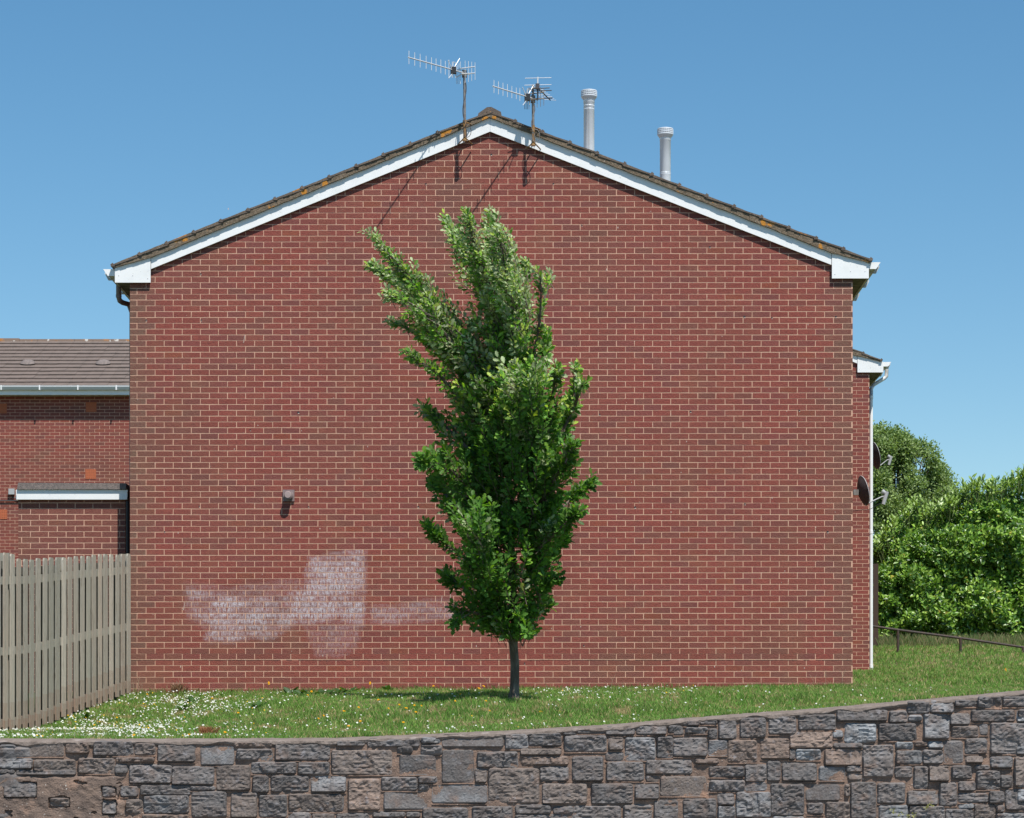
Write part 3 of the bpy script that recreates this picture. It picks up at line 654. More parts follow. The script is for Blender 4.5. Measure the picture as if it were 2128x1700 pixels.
for px, py in ((189.5,846),(188.5,985.5),(4,1069),(3,849)):
    b = MB(); X0, Z0 = q(px-11, py+10); X1, Z1 = q(px+11, py-10); b.box(X0, X1, yb-.004, yb+.01, Z0, Z1)
    for i in range(6):
        for j in range(6):
            xx = X0+(X1-X0)*(i+.5)/6; zz = Z0+(Z1-Z0)*(j+.5)/6; b.box(xx-.009, xx+.009, yb-.010, yb-.0045, zz-.009, zz+.009)
    b.build('air_brick', M['terracotta'], hl)
b = MB(); X0, Z0 = q(19,1028); X1, Z1 = q(31,1016); b.box(X0, X1, yb-.08, yb, Z0, Z1); b.build('junction_box', M['lightgrey'], hl)
b = MB(); b.tube([(q(25,0)[0], yb-.03, q(0,1028)[1]), (q(27,0)[0], yb-.03, q(0,1034)[1]), (q(40,0)[0], yb-.03, q(0,1037)[1])], .012, 6); b.tube([(q(-60,0)[0], yb-.03, q(0,1041)[1]), (q(60,0)[0], yb-.03, q(0,1041)[1])], .015, 6); b.build('cable', M['black'], hl)
# ---------------------------------------------------------------- wooden fence
fa = Vector((P(268.5,0).x, -.05, 0)); fb = Vector((P(-14,0,29.35).x, 29.35-D, 0)); fd = (fb-fa); FL = fd.length; fd.normalize(); fn = Vector((fd.y, -fd.x, 0))
if fn.x < 0: fn = -fn
def fence_top(px): return np.interp(px, [-60,30,34,60,150,225,270], [1150,1151,1163,1164,1157,1153,1151.5])
def fence_bot(px): return np.interp(px, [-60,0,45,100,150,210,245,268], [1535,1529,1523,1504,1483,1461,1448,1441])
def proj(v): Z = v.y+D; return CX+v.x/Z*FPX, Z
fence = thing('wooden_fence', tuple(fa+Vector((0,0,GZ(fa.x,fa.y)))), 'weathered grey-green timber paling fence running forward from the left house corner', 'fence')
pitch = FL/21.7; t = 0.02; r = random.Random(9); pl = MB(); ends = []
while t < FL+3.2:
    v = fa+fd*t; px, Z = proj(v); k = r.uniform(-1.6, 1.6)
    zt = EYE+(HY-(float(fence_top(px))+k))/FPX*Z; zb_ = EYE+(HY-(float(fence_bot(px))+r.uniform(-1.5,1.5)))/FPX*Z
    w = .096*r.uniform(.93,1.07); a = v+fn*.02; lean = r.uniform(-.008, .008)
    base = r.choice([(.50,.44,.36),(.44,.395,.325),(.54,.485,.40),(.48,.40,.32),(.38,.355,.29)]); tn = r.uniform(.74, 1.08); base = tuple(v*tn for v in base); zs = [zb_, zb_+.16, zb_+.36, zt-.03, zt]
    for s_ in range(4):
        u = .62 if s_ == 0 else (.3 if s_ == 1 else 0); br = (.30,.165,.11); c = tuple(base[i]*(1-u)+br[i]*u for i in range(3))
        A, B = zs[s_], zs[s_+1]; la, lb = lean*(A-zb_)/1.7, lean*(B-zb_)/1.7; ins = .012 if s_ == 3 else 0
        vs = []
        for zz, ll, i_ in ((A, la, 0), (B, lb, ins)):
            for (q0, q1) in ((i_, 0), (w-i_, 0), (w-i_, .019), (i_, .019)):
                pt = a+fd*(q0+ll)+fn*q1; vs.append((pt.x, pt.y, zz))
        n = len(pl.v); pl.v += vs
        for f in ((0,1,5,4),(1,2,6,5),(2,3,7,6),(3,0,4,7)): pl.face([n+i for i in f], c)
        if s_ == 3: pl.face([n+4,n+5,n+6,n+7], c)
    t += pitch*r.uniform(.97,1.03)
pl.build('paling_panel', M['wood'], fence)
for frac, hh in ((.115, .5), (.52, .5), (.93, .5)):
    b = MB(); segs = 14
    for i in range(segs):
        vs = []
        for t in (i*(FL+3)/segs, (i+1)*(FL+3)/segs):
            v = fa+fd*t; px, Z = proj(v); tp_, bt_ = float(np.interp(px, [-60,60,150,270], [1165,1164,1157,1151.5])), float(fence_bot(px)); 
            zz = EYE+(HY-(tp_+(bt_-tp_)*frac))/FPX*Z
            for q1, dz in ((-.025,-.045),(.019,-.045),(.019,.045),(-.025,.045)): pt = v+fn*q1; vs.append((pt.x, pt.y, zz+dz))
        n = len(b.v); b.v += vs; c = (.30,.28,.235) if frac < .9 else (.25,.17,.13)
        for f in ((0,1,5,4),(1,2,6,5),(2,3,7,6),(3,0,4,7)): b.face([n+j for j in f], c)
    b.build('rail', M['wood'], fence)
for t in (.02, 1.85, FL-.42, FL+1.4):
    v = fa+fd*t-fn*.06; px, Z = proj(v); b = MB(); z0 = GZ(v.x, v.y)-.3; z1 = EYE+(HY-float(fence_top(px))-(0 if t != FL-.42 else -1))/FPX*Z
    b.box(v.x-.05, v.x+.05, v.y-.05, v.y+.05, z0, z1, (.29,.27,.22)); b.build('post', M['wood'], fence)
b = MB(); v0 = fa-fn*.045; v1 = fb-fn*.045+fd*3    # near-black boards added behind the rails stand in for shade in the gaps
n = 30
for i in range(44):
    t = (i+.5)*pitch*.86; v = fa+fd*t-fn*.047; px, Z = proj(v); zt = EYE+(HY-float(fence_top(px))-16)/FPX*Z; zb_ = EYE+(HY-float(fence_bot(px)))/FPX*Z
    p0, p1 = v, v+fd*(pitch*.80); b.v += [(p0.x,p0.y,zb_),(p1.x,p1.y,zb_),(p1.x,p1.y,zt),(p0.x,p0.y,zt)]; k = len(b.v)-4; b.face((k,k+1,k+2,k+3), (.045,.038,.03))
b.build('gap_shade_boards', M['wood'], fence)
# ---------------------------------------------------------------- stone retaining wall
ZW = 24.6; YW = ZW-D; Q = lambda px, py: XZ(px, py, ZW)
wall = thing('stone_wall', (0, YW, .12), 'low retaining wall of dark rock-faced stone with mortar coping along the lawn edge', 'wall')
Z1 = [(0,450,100,510),(112,430,400,520),(418,432,560,502),(595,428,838,515),(855,440,978,512),(1000,445,1230,555),(1272,462,1475,575),(1480,432,1720,462),(1498,478,1718,545),(1742,445,2080,545),
 (0,538,205,598),(220,545,478,620),(500,535,722,628),(735,530,975,558),(820,578,1082,690),(1090,588,1350,698),(1372,580,1580,735),(1592,560,1870,630),(1885,560,2080,635),(730,575,805,628),(0,605,95,630),(105,608,480,640),
 (30,690,230,780),(320,785,440,840),(650,712,730,778),(765,712,870,775),(650,800,735,885),(800,795,900,880),(890,705,1200,765),(1205,712,1360,735),(912,770,1190,882),(1215,745,1430,905),(1600,645,1695,750),(1715,645,1950,745),
 (1970,650,2183,745),(1462,752,1622,905),(1640,768,1810,905),(1828,762,2160,870),(900,890,1190,960),(1825,878,1960,960),(1975,882,2110,960)]
Z2 = [(0,425,170,458),(195,412,520,460),(535,402,650,440),(668,388,1050,462),(1065,380,1205,472),(1215,377,1415,455),(1432,372,1510,388),(1520,350,1690,375),(1700,336,1878,385),(1895,330,2080,382),(2095,328,2175,372),
 (-30,485,345,635),(385,460,475,500),(535,450,660,510),(400,515,620,635),(668,485,860,685),(890,495,1140,590),(1160,475,1415,512),(1170,525,1460,575),(1440,392,1700,490),(1720,400,1805,480),(1825,405,2008,545),(2025,400,2120,530),
 (1700,500,1810,548),(1490,525,1680,675),(1705,558,1935,675),(1955,548,2240,632),(1955,645,2030,680),(2045,650,2330,770),(75,668,270,858),(285,655,505,735),(520,650,630,690),(520,700,580,735),(300,748,568,855),(605,705,945,815),(875,600,945,685),
 (960,600,1275,815),(1285,590,1460,675),(1300,695,1578,820),(1610,695,1865,820),(1885,700,2032,790),(0,770,40,865),(545,850,825,960),(860,840,1105,960),(1130,830,1350,885),(1370,840,1490,885),(1130,892,1490,960),(1500,838,1790,960),(1815,830,1985,960),
 (2005,800,2150,960),(0,885,200,960),(230,875,430,905),(440,875,525,905),(645,635,648,636)]
Z3 = [(60,285,155,315),(160,282,262,305),(0,320,55,370),(72,325,205,360),(212,335,262,395),(275,282,378,395),(405,268,555,385),(580,258,740,365),(760,250,982,340),(992,220,1295,285),(1310,228,1415,295),(1420,172,1550,240),(1560,165,1695,235),(1708,158,1838,198),(1845,140,1985,205),(2000,140,2150,198),
 (0,392,200,500),(212,405,322,495),(330,405,502,535),(530,395,700,515),(705,355,960,450),(970,348,1025,388),(1040,305,1225,415),(1245,305,1470,405),(1425,255,1505,285),(1520,245,1670,392),(1680,245,1795,308),(1808,222,2068,290),(2085,215,2180,290),(1690,320,1845,385),(1862,305,1905,370),(1925,300,2140,485),
 (745,460,890,522),(918,458,1138,555),(970,425,1145,450),(1150,435,1330,625),(1350,415,1450,455),(1352,468,1505,545),(1515,465,1630,545),(1465,412,1540,440),(1548,415,1635,450),(1645,410,1750,540),(1772,395,1898,485),(1775,500,1875,540),(1925,505,2055,570),(2070,505,2170,680),
 (130,515,272,545),(215,565,425,625),(435,555,560,655),(568,530,645,650),(660,545,865,650),(885,565,1035,645),(1050,560,1140,595),(1060,602,1138,645),(1345,565,1445,630),(1460,565,1540,695),(1550,560,1672,650),(1690,560,1808,635),(1840,590,1978,700),(1985,620,2055,690),(1830,555,1915,583),
 (220,650,430,712),(440,660,560,710),(590,670,788,860),(805,675,1005,770),(1040,672,1068,745),(1075,660,1225,877),(1240,665,1402,785),(1420,715,1600,795),(1615,665,1715,800),(1730,655,1830,710),(1730,728,1905,780),(1915,715,2005,785),(2015,705,2150,825),
 (270,728,365,795),(380,720,588,870),(270,805,370,877),(0,765,45,877),(60,760,255,877),(812,788,905,850),(925,780,1065,877),(1250,800,1420,890),(1430,805,1640,890),(1650,825,1815,900),(1825,795,1950,880),(1735,788,1820,818),(1960,800,2005,840),(605,868,790,900),(1960,850,2150,900),(700,460,735,520),(0,525,118,600)]
stones = [(a/3.04, 1400+b_/3.04, c/3.04, 1400+d/3.04) for a, b_, c, d in Z1]
stones += [(700+a/3.04, 1400+b_/3.04, 700+c/3.04, 1400+d/3.04) for a, b_, c, d in Z2 if c-a > 8]
stones += [(1400+a/2.923, 1400+b_/2.923, 1400+c/2.923, 1400+d/2.923) for a, b_, c, d in Z3 if not (a < 230 and b_ > 520 and c < 240)]
r = random.Random(21)
def rows(x0, x1, y0, y1):
    y = y0
    while y < y1:
        h = r.choice([22,30,38,46]); x = x0+r.uniform(-30,0)
        while x < x1:
            w = r.uniform(45,115); stones.append((x, y, x+w-7, y+h-6)); x += w
        y += h
rows(-700, -8, 1552, 1712); rows(2140, 3000, 1475, 1712); rows(-700, 3000, 1716, 1955)
st = MB()
def stone(px0, py0, px1, py1):
    px0 -= 1.8; px1 += 1.8; py0 -= 1.3; py1 += 1.5
    x0, z1 = Q(px0, py0); x1, z0 = Q(px1, py1); w, h = x1-x0, z1-z0
    seed = r.uniform(0, 1000); fine = -20 < px0 < 2140 and py0 < 1700
    step = .0125 if fine else .05; nx_, nz_ = max(4, int(w/step)), max(4, int(h/step))
    u_ = r.random(); l = r.uniform(.75, 1.25)
    if u_ < .66: c = (.148*l,.136*l,.136*l)
    elif u_ < .80: c = (.20*l,.198*l,.208*l)
    elif u_ < .94: c = (.165*l,.135*l,.122*l)
    else: c = (.21*l,.155*l,.13*l)
    if px0 > 1500 and r.random() < .18: c = (.27*l,.28*l,.30*l)
    c = (c[0]*1.0, c[1]*1.0, c[2]*.96)
    flat = r.random() < .15; amp = r.uniform(.018, .034) if not flat else .007
    tiltx, tiltz = r.uniform(-.03,.03)/max(w,.1)*.35, r.uniform(-.02,.03)/max(h,.1)*.5
    cr = [r.uniform(.1,.9) for _ in range(6)]
    base = len(st.v)
    for j in range(nz_+1):
        for i in range(nx_+1):
            u, v = i/nx_, j/nz_; X = x0+w*u; Zz = z0+h*v
            ed = min(u*w, (1-u)*w, v*h, (1-v)*h); 
            corner = min(math.hypot(min(u,1-u)*w, min(v,1-v)*h)/.022, 1)
            e = min(1, ed/.016); e = e*(2-e)
            p = (X*9+seed, Zz*9, seed*.37)
            # rock face: big facets from quantised cells + ridges
            f1 = noise.cell((X*6+seed+noise.noise((X*5, Zz*5, seed))*1.4, Zz*9+noise.noise((X*6, Zz*4, seed+9))*1.4, seed))
            n1 = noise.noise(p); n2 = 1-abs(noise.noise((X*16+seed, Zz*26, 1)))*2; n3 = noise.noise((X*60, Zz*60, seed))
            hgt = .006+e*(amp*(.55+.6*n1+.35*f1)+ .012*n2*(0 if flat else 1)+.004*n3+tiltx*(u-.5)*w*3+tiltz*(v-.5)*h*3+.004)
            jx = .006*noise.noise((X*14, Zz*14, seed+3)); jz = .006*noise.noise((X*14, Zz*14, seed+7))
            st.v.append((X+(jx if ed < .01 else 0)+((.5-u)*.018*(1-corner)), YW-max(.0, hgt), Zz+(jz if ed < .01 else 0)+((.5-v)*.018*(1-corner))))
    for j in range(nz_):
        for i in range(nx_):
            k = base+j*(nx_+1)+i; st.face((k, k+1, k+nx_+2, k+nx_+1), c)
    # rim sides back into the mortar
    ring = [base+i for i in range(nx_+1)]+[base+j*(nx_+1)+nx_ for j in range(1, nz_+1)]+[base+nz_*(nx_+1)+i for i in range(nx_-1, -1, -1)]+[base+j*(nx_+1) for j in range(nz_-1, 0, -1)]
    n = len(st.v); st.v += [(st.v[k][0], YW+.04, st.v[k][2]) for k in ring]
    for a in range(len(ring)):
        b_ = (a+1) % len(ring); st.face((ring[a], n+a, n+b_, ring[b_]), c)
for s_ in stones: stone(*s_)
st.build('stones', M['stone'], wall)
def ztop(x): return EYE+float(interp(x, WALLTOP))
b = MB(); X = np.concatenate([np.arange(-16,-5.4,.25), np.arange(-5.4,5.2,.022), np.arange(5.2,17,.25)]); rowsn = 62; base = 0
for j in range(rowsn+1):
    for x in X:
        zt = ztop(x)-.045; z = -.05+(zt+.05)*j/rowsn
        if j > 22: z = .55+(zt-.55)*(j-22)/(rowsn-22)
        else: z = -.05+.60*j/22
        hgt = .004+.006*noise.noise((x*11, z*11, 0))+.005*noise.noise((x*40, z*40, 4))
        b.v.append((x, YW-hgt, z))
nX = len(X)
for j in range(rowsn):
    for i in range(nX-1): k = j*nX+i; b.face((k, k+1, k+nX+1, k+nX))
b.build('mortar_joints', M['stonemortar'], wall)
# raised ribbon pointing along the main joints (thin proud strips)
b = MB()
for (a, t_, c, d) in stones:
    if not (-20 < a < 2140 and d < 1720) or r.random() < .25: continue
    x0, z0 = Q(a-1.5, d+3.6); x1, _ = Q(c+1.5, d); n = max(2, int((x1-x0)/.03)); 
    for i in range(n):
        xa_, xb_ = x0+(x1-x0)*i/n, x0+(x1-x0)*(i+1)/n; o = .0025*noise.noise((xa_*9, z0*9, 2)); o2 = .0025*noise.noise((xb_*9, z0*9, 2))
        f = .015; b.v += [(xa_,YW-.001,z0-.004+o),(xb_,YW-.001,z0-.004+o2),(xb_,YW-f,z0-.002+o2),(xa_,YW-f,z0-.002+o),(xa_,YW-f,z0+.004+o),(xb_,YW-f,z0+.004+o2),(xb_,YW-.001,z0+.008+o2),(xa_,YW-.001,z0+.008+o)]
        k = len(b.v)-8; b.face((k,k+1,k+2,k+3)); b.face((k+3,k+2,k+5,k+4)); b.face((k+4,k+5,k+6,k+7))
b.build('ribbon_pointing', M['stonemortar'], wall)
# coping of sloped mortar
b = MB(); prof = [(.02, -.075), (-.014, -.066), (-.026, -.050), (-.022, -.034), (-.002, -.022), (.05, -.013), (.18, -.003), (.42, .0), (.46, -.12)]; np_ = len(prof)
for x in X:
    zt = ztop(x)
    for k, (dy, dz) in enumerate(prof):
        jz = .006*noise.noise((x*7, k*1.3, 1))+.005*noise.noise((x*30, k*3, 2))+.003*noise.noise((x*80, k*3, 2)); jz += (.030*noise.noise((x*5, 9, k*.1)) if k < 3 else 0)
        b.v.append((x, YW+dy+.008*noise.noise((x*16, k*3, 4))+.006*noise.noise((x*45, k*3, 4)), zt+dz+jz))
for i in range(nX-1):
    for k in range(np_-1): j = i*np_+k; b.face((j, j+np_, j+np_+1, j+1))
b.build('coping', M['coping'], wall)
# worn render patch at the left end
b = MB(); x0, z1 = Q(-40, 1612); x1, z0 = Q(262, 1725); nx_, nz_ = 150, 56
open_ = [(s_[0]-2, s_[1]-2, s_[2]+2, s_[3]+2) for s_ in stones[22:28]]
for j in range(nz_+1):
    for i in range(nx_+1):
        x, z = x0+(x1-x0)*i/nx_, z0+(z1-z0)*j/nz_; px = CX+x*FPX/ZW; py = HY-(z-EYE)*FPX/ZW
        h = .034+.014*noise.noise((x*5, z*7, 3))+.008*noise.noise((x*17, z*20, 6))+.003*noise.noise((x*60, z*60, 6))
        w1 = 5*noise.noise((px*.05, py*.05, 1)); ins = any(a+w1 < px < c+w1 and t_-w1 < py < d-w1 for a, t_, c, d in open_)
        edge = min((px+40)/6, (262-px+14*noise.noise((py*.06, 1, 1)))/14, (py-1612-5*noise.noise((px*.04, 0, 2)))/5)
        if ins: h = -.03
        if edge < 1: h = h*max(edge, -.6)
        if noise.noise((px*.028, py*.09, 8)) > .43: h -= .028
        b.v.append((x, YW-h, z))
for j in range(nz_):
    for i in range(nx_): k = j*(nx_+1)+i; b.face((k, k+1, k+nx_+2, k+nx_+1))
b.build('render_patch', mat('worn_render', (.20,.145,.115), .98, n_scale=7, n_amt=.7, n_col=(.12,.092,.078), n_rng=(.42,.6), bump=1, bump_scale=60, spec=.15,
          speck=[(5, (.58,.66), (.34,.22,.16), .6, 6), (45, (.70,.73), (.7,.66,.6), .8)]), wall)
# ---------------------------------------------------------------- leaves
OAK = np.array([(0,0),(.10,.03),(.20,.16),(.30,.10),(.42,.27),(.53,.16),(.66,.30),(.78,.17),(.90,.17),(1,.0)])
LAU = np.array([(0,0),(.12,.08),(.35,.19),(.60,.20),(.85,.10),(1,0)])
OVL = np.array([(0,0),(.35,.28),(.75,.22),(1,0)])
def leaf_template(o, fold=.35):
    n = len(o); mid = np.stack([o[:,0], 0*o[:,0], -.10*o[:,0]**2], 1)
    lt = np.stack([o[:,0], o[:,1], o[:,1]*fold-.10*o[:,0]**2], 1); rt_ = lt*np.array([1,-1,1])
    V = np.concatenate([mid, lt, rt_]); F = []
    for i in range(n-1):
        F.append((i, i+1, n+i+1, n+i)); F.append((i+1, i, 2*n+i, 2*n+i+1))
    return V, np.array(F)
def leaves(name, pos, dirs, nrm, size, cols, tpl, matl, parent):
    V, F = tpl; d = dirs/np.linalg.norm(dirs, axis=1, keepdims=True)
    s_ = np.cross(nrm, d); s_ /= np.linalg.norm(s_, axis=1, keepdims=True)+1e-9; u = np.cross(d, s_)
    W_ = (V[None,:,0,None]*d[:,None,:]+V[None,:,1,None]*s_[:,None,:]+V[None,:,2,None]*u[:,None,:])*size[:,None,None]+pos[:,None,:]
    N = len(pos); nv = len(V); FF = (F[None]+(np.arange(N)*nv)[:,None,None]).reshape(-1, 4)
    return np_mesh(name, W_.reshape(-1,3), FF, 4, matl, parent, np.repeat(cols, len(F), 0))
def unit(v): return v/(np.linalg.norm(v, axis=-1, keepdims=True)+1e-9)
# ---------------------------------------------------------------- young oak
ZT = 29.2; yt0 = ZT-D; sT = FPX/ZT; tb = P(1068, 1449, ZT)
tree = thing('oak_tree', (tb.x, tb.y, GZ(tb.x, tb.y)), 'young upright oak leaning with the wind in front of the brick gable', 'tree')
TP = [(1067,1462,16),(1067.5,1450,12.6),(1069,1438,10.6),(1069.5,1420,9.7),(1070,1380,9.3),(1067,1340,9.2),(1070,1300,8.7),(1066,1220,7.6),(1062,1120,6.6),(1055,1000,5.6),(1046,880,4.6),(1038,780,3.6),(1030,690,2.8),(1020,600,2.0),(1012,520,1.2)]
b = MB(); lean = lambda py: -.80*min(1, max(0, (1380-py)/900))
pts = [P(px, py, ZT+lean(py)+.02*math.sin(py*.02)) for px, py, _ in TP]; b.tube(pts, [w/sT for _, _, w in TP], 14)
for sx, yy in ((-1,1395),(1,1340)): pass
trunk = b.build('trunk', M['bark'], tree, smooth=True)
SH = [ # path px, radii px, depth offset at tip (m), weight
 ([(1055,960),(985,760),(900,640),(835,560),(775,490)], [62,60,44,28,12], -.15, 1.0),
 ([(1040,900),(960,745),(885,640),(835,590),(775,556)], [50,56,46,28,12], .15, 1.0),
 ([(1000,800),(930,700),(870,640),(808,615)], [40,46,32,14], -.3, .8),
 ([(990,850),(930,740),(870,695),(820,670)], [38,26,20,10], .2, .7),
 ([(1000,900),(930,800),(895,765),(852,740)], [40,24,15,8], -.2, .8),
 ([(1000,960),(940,900),(912,872),(886,856)], [50,38,22,12], .2, .9),
 ([(1000,1040),(945,985),(905,960),(878,960)], [55,42,28,16], -.25, .9),
 ([(1010,1110),(950,1060),(920,1020),(900,1000)], [50,40,26,14], .25, .8),
 ([(1020,1220),(965,1160),(925,1130),(890,1100)], [46,34,24,11], -.1, .75),
 ([(1020,1260),(970,1225),(940,1205),(930,1200)], [40,30,22,18], .2, .65),
 ([(1040,1290),(990,1275),(960,1270),(950,1290)], [34,30,24,16], -.2, .8),
 ([(1040,1270),(1010,1290),(1000,1300)], [36,30,22], .3, .6),
 ([(1045,880),(1020,680),(985,570),(955,500),(930,463)], [60,54,38,26,12], .1, 1.0),
 ([(1045,860),(1025,640),(1000,540),(978,480),(978,448)], [50,46,36,25,14], -.2, 1.0),
 ([(1060,860),(1065,680),(1055,570),(1035,500),(1020,444)], [56,54,50,34,18], .2, 1.0),
 ([(1060,800),(1065,650),(1050,560),(1038,480)], [46,48,44,28], -.3, .9),
 ([(1070,860),(1090,720),(1094,620),(1096,545)], [44,34,18,8], .25, .8),
 ([(1095,800),(1118,690),(1124,620),(1122,572)], [34,14,8,7], -.2, .7),
 ([(1120,660),(1132,620),(1143,575)], [10,12,8], .1, .9),
 ([(1085,900),(1120,780),(1138,695)], [44,36,13], .2, .9),
 ([(1100,960),(1140,850),(1157,770)], [50,36,13], -.2, .9),
 ([(1110,1000),(1165,900),(1180,830)], [46,30,14], .25, .9),
 ([(1150,930),(1186,860),(1197,800),(1197,766)], [12,11,14,7], .0, .9),
 ([(1192,850),(1205,812),(1212,798)], [12,12,8], -.2, .8),
 ([(1110,1060),(1160,985),(1190,930)], [52,36,16], -.3, .9),
 ([(1110,1120),(1165,1060),(1194,1030),(1226,1003)], [48,34,18,7], .1, .8),
 ([(1100,1160),(1150,1110),(1200,1065)], [44,32,14], -.3, .8),
 ([(1100,1210),(1140,1170),(1172,1120)], [40,30,16], .2, .75),
 ([(1095,1260),(1130,1225),(1160,1200)], [38,28,14], -.2, .7),
 ([(1085,1285),(1112,1275),(1135,1260)], [30,28,16], .2, .7),
 ([(1080,1290),(1095,1305),(1100,1318)], [20,16,12], -.2, .6),
 ([(1066,1300),(1060,1100),(1050,900),(1040,760)], [60,88,84,58], .0, .85),
 ([(1090,1100),(1100,900),(1080,760)], [70,72,52], -.35, 1.0),
 ([(1000,1120),(985,950),(1000,800)], [60,62,50], .35, 1.0),
 ([(1030,1260),(1000,1180),(990,1060)], [45,50,52], -.35, .9),
]
br = MB(); CL = []; r = random.Random(5)
for path, rad, dep, wt in SH:
    K = len(path); pts = []
    for i, (px, py) in enumerate(path): pts.append(P(px, py, ZT-.08+lean(py)+dep*2.5*(i/(K-1))))
    segl = [ (pts[i+1]-pts[i]).length for i in range(K-1)]; tot = sum(segl)
    # limb, smooth via subdivision
    sm = []
    for i in range(K-1):
        for s_ in range(4):
            t = s_/4; p0, p1, p2, p3 = pts[max(i-1,0)], pts[i], pts[i+1], pts[min(i+2,K-1)]
            sm.append(.5*((2*p1)+(p2-p0)*t+(2*p0-5*p1+4*p2-p3)*t*t+(3*p1-p0-3*p2+p3)*t**3))
    sm.append(pts[-1]); n = len(sm)
    if rad[0] < 68: br.tube(sm, [(.018*(1-i/n)+.004) for i in range(n)], 6)
    vol = sum(segl[i]*((rad[i]+rad[i+1])/2/sT) for i in range(K-1)); N = int(vol*240*wt)+4
    for q_ in range(N):
        f = r.random() if q_ > 1 else 1.0; L = f*tot; i = 0
        while i < K-2 and L > segl[i]: L -= segl[i]; i += 1
        t = min(1, L/segl[i]); c = sm[min(n-1, int((i+t)*4))]; R_ = max(.015, (rad[i]*(1-t)+rad[i+1]*t)/sT-.07)
        tan = (pts[i+1]-pts[i]).normalized()
        v = Vector((r.gauss(0,1), r.gauss(0,1), r.gauss(0,1))); v -= tan*v.dot(tan); v.normalize()
        pos = c+v*R_*(r.random()**.5)
        hi = min(1, max(0, ((pos.z-EYE)*sT-560)/500)); right = min(1, max(0, (pos.x-P(1100,0,ZT).x)/.4))
        wind = Vector((-.58+.70*right, -.05, .80)) if hi > .25 else Vector((-.30+.75*right, -.1, .7))
        dr = (tan*.75+v*r.uniform(.15,.75)+wind*.55+Vector((r.gauss(0,.18), r.gauss(0,.2), r.gauss(0,.15)))).normalized()
        ln = min(r.uniform(.20,.46), .10+R_*1.6) if f < .93 else r.uniform(.10,.20)
        CL.append((pos-dr*ln*.45, dr, ln, f))
br.build('branches', M['bark'], trunk)
pos, dirs, nrm, size, cols = [], [], [], [], []
tw_ = MB()
for p, d, ln, f in CL:
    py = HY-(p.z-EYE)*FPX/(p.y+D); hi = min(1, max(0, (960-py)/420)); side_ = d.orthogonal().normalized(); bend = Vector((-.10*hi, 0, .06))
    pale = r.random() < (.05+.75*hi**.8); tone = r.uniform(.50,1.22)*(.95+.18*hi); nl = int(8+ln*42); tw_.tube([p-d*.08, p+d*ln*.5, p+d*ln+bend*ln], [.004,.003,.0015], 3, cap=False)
    for k_ in range(nl):
        t = (k_+r.random())/nl; a = k_*2.4+r.uniform(-.4,.4); rad_ = Matrix.Rotation(a, 3, d) @ side_; tip_ = t > .82
        dd = (d*(1.25 if tip_ else .75)+rad_*.85+Vector((-.30*hi, 0, -.05))+Vector((r.gauss(0,.2), r.gauss(0,.2), r.gauss(0,.2)))).normalized()
        nn = (Vector(SUN)*.55+Vector((0,-.35,.1))+Vector((r.gauss(0,.55), r.gauss(0,.55), r.gauss(0,.55)))).normalized()
        pos.append(p+d*ln*t+bend*ln*t*t+rad_*.012); dirs.append(dd); nrm.append(nn); size.append(r.uniform(.042,.098)*(1.03-.26*hi)*(.85 if tip_ and hi > .3 else 1))
        l = r.uniform(.85,1.15)*tone; q_ = r.random()
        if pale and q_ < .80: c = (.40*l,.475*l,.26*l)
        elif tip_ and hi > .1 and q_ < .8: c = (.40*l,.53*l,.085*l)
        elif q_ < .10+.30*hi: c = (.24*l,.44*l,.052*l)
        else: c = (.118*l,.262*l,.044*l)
        cols.append(c)
tw_.build('twigs', M['bark'], trunk)
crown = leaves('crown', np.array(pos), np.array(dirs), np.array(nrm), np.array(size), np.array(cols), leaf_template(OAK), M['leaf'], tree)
print('oak leaves', len(pos))
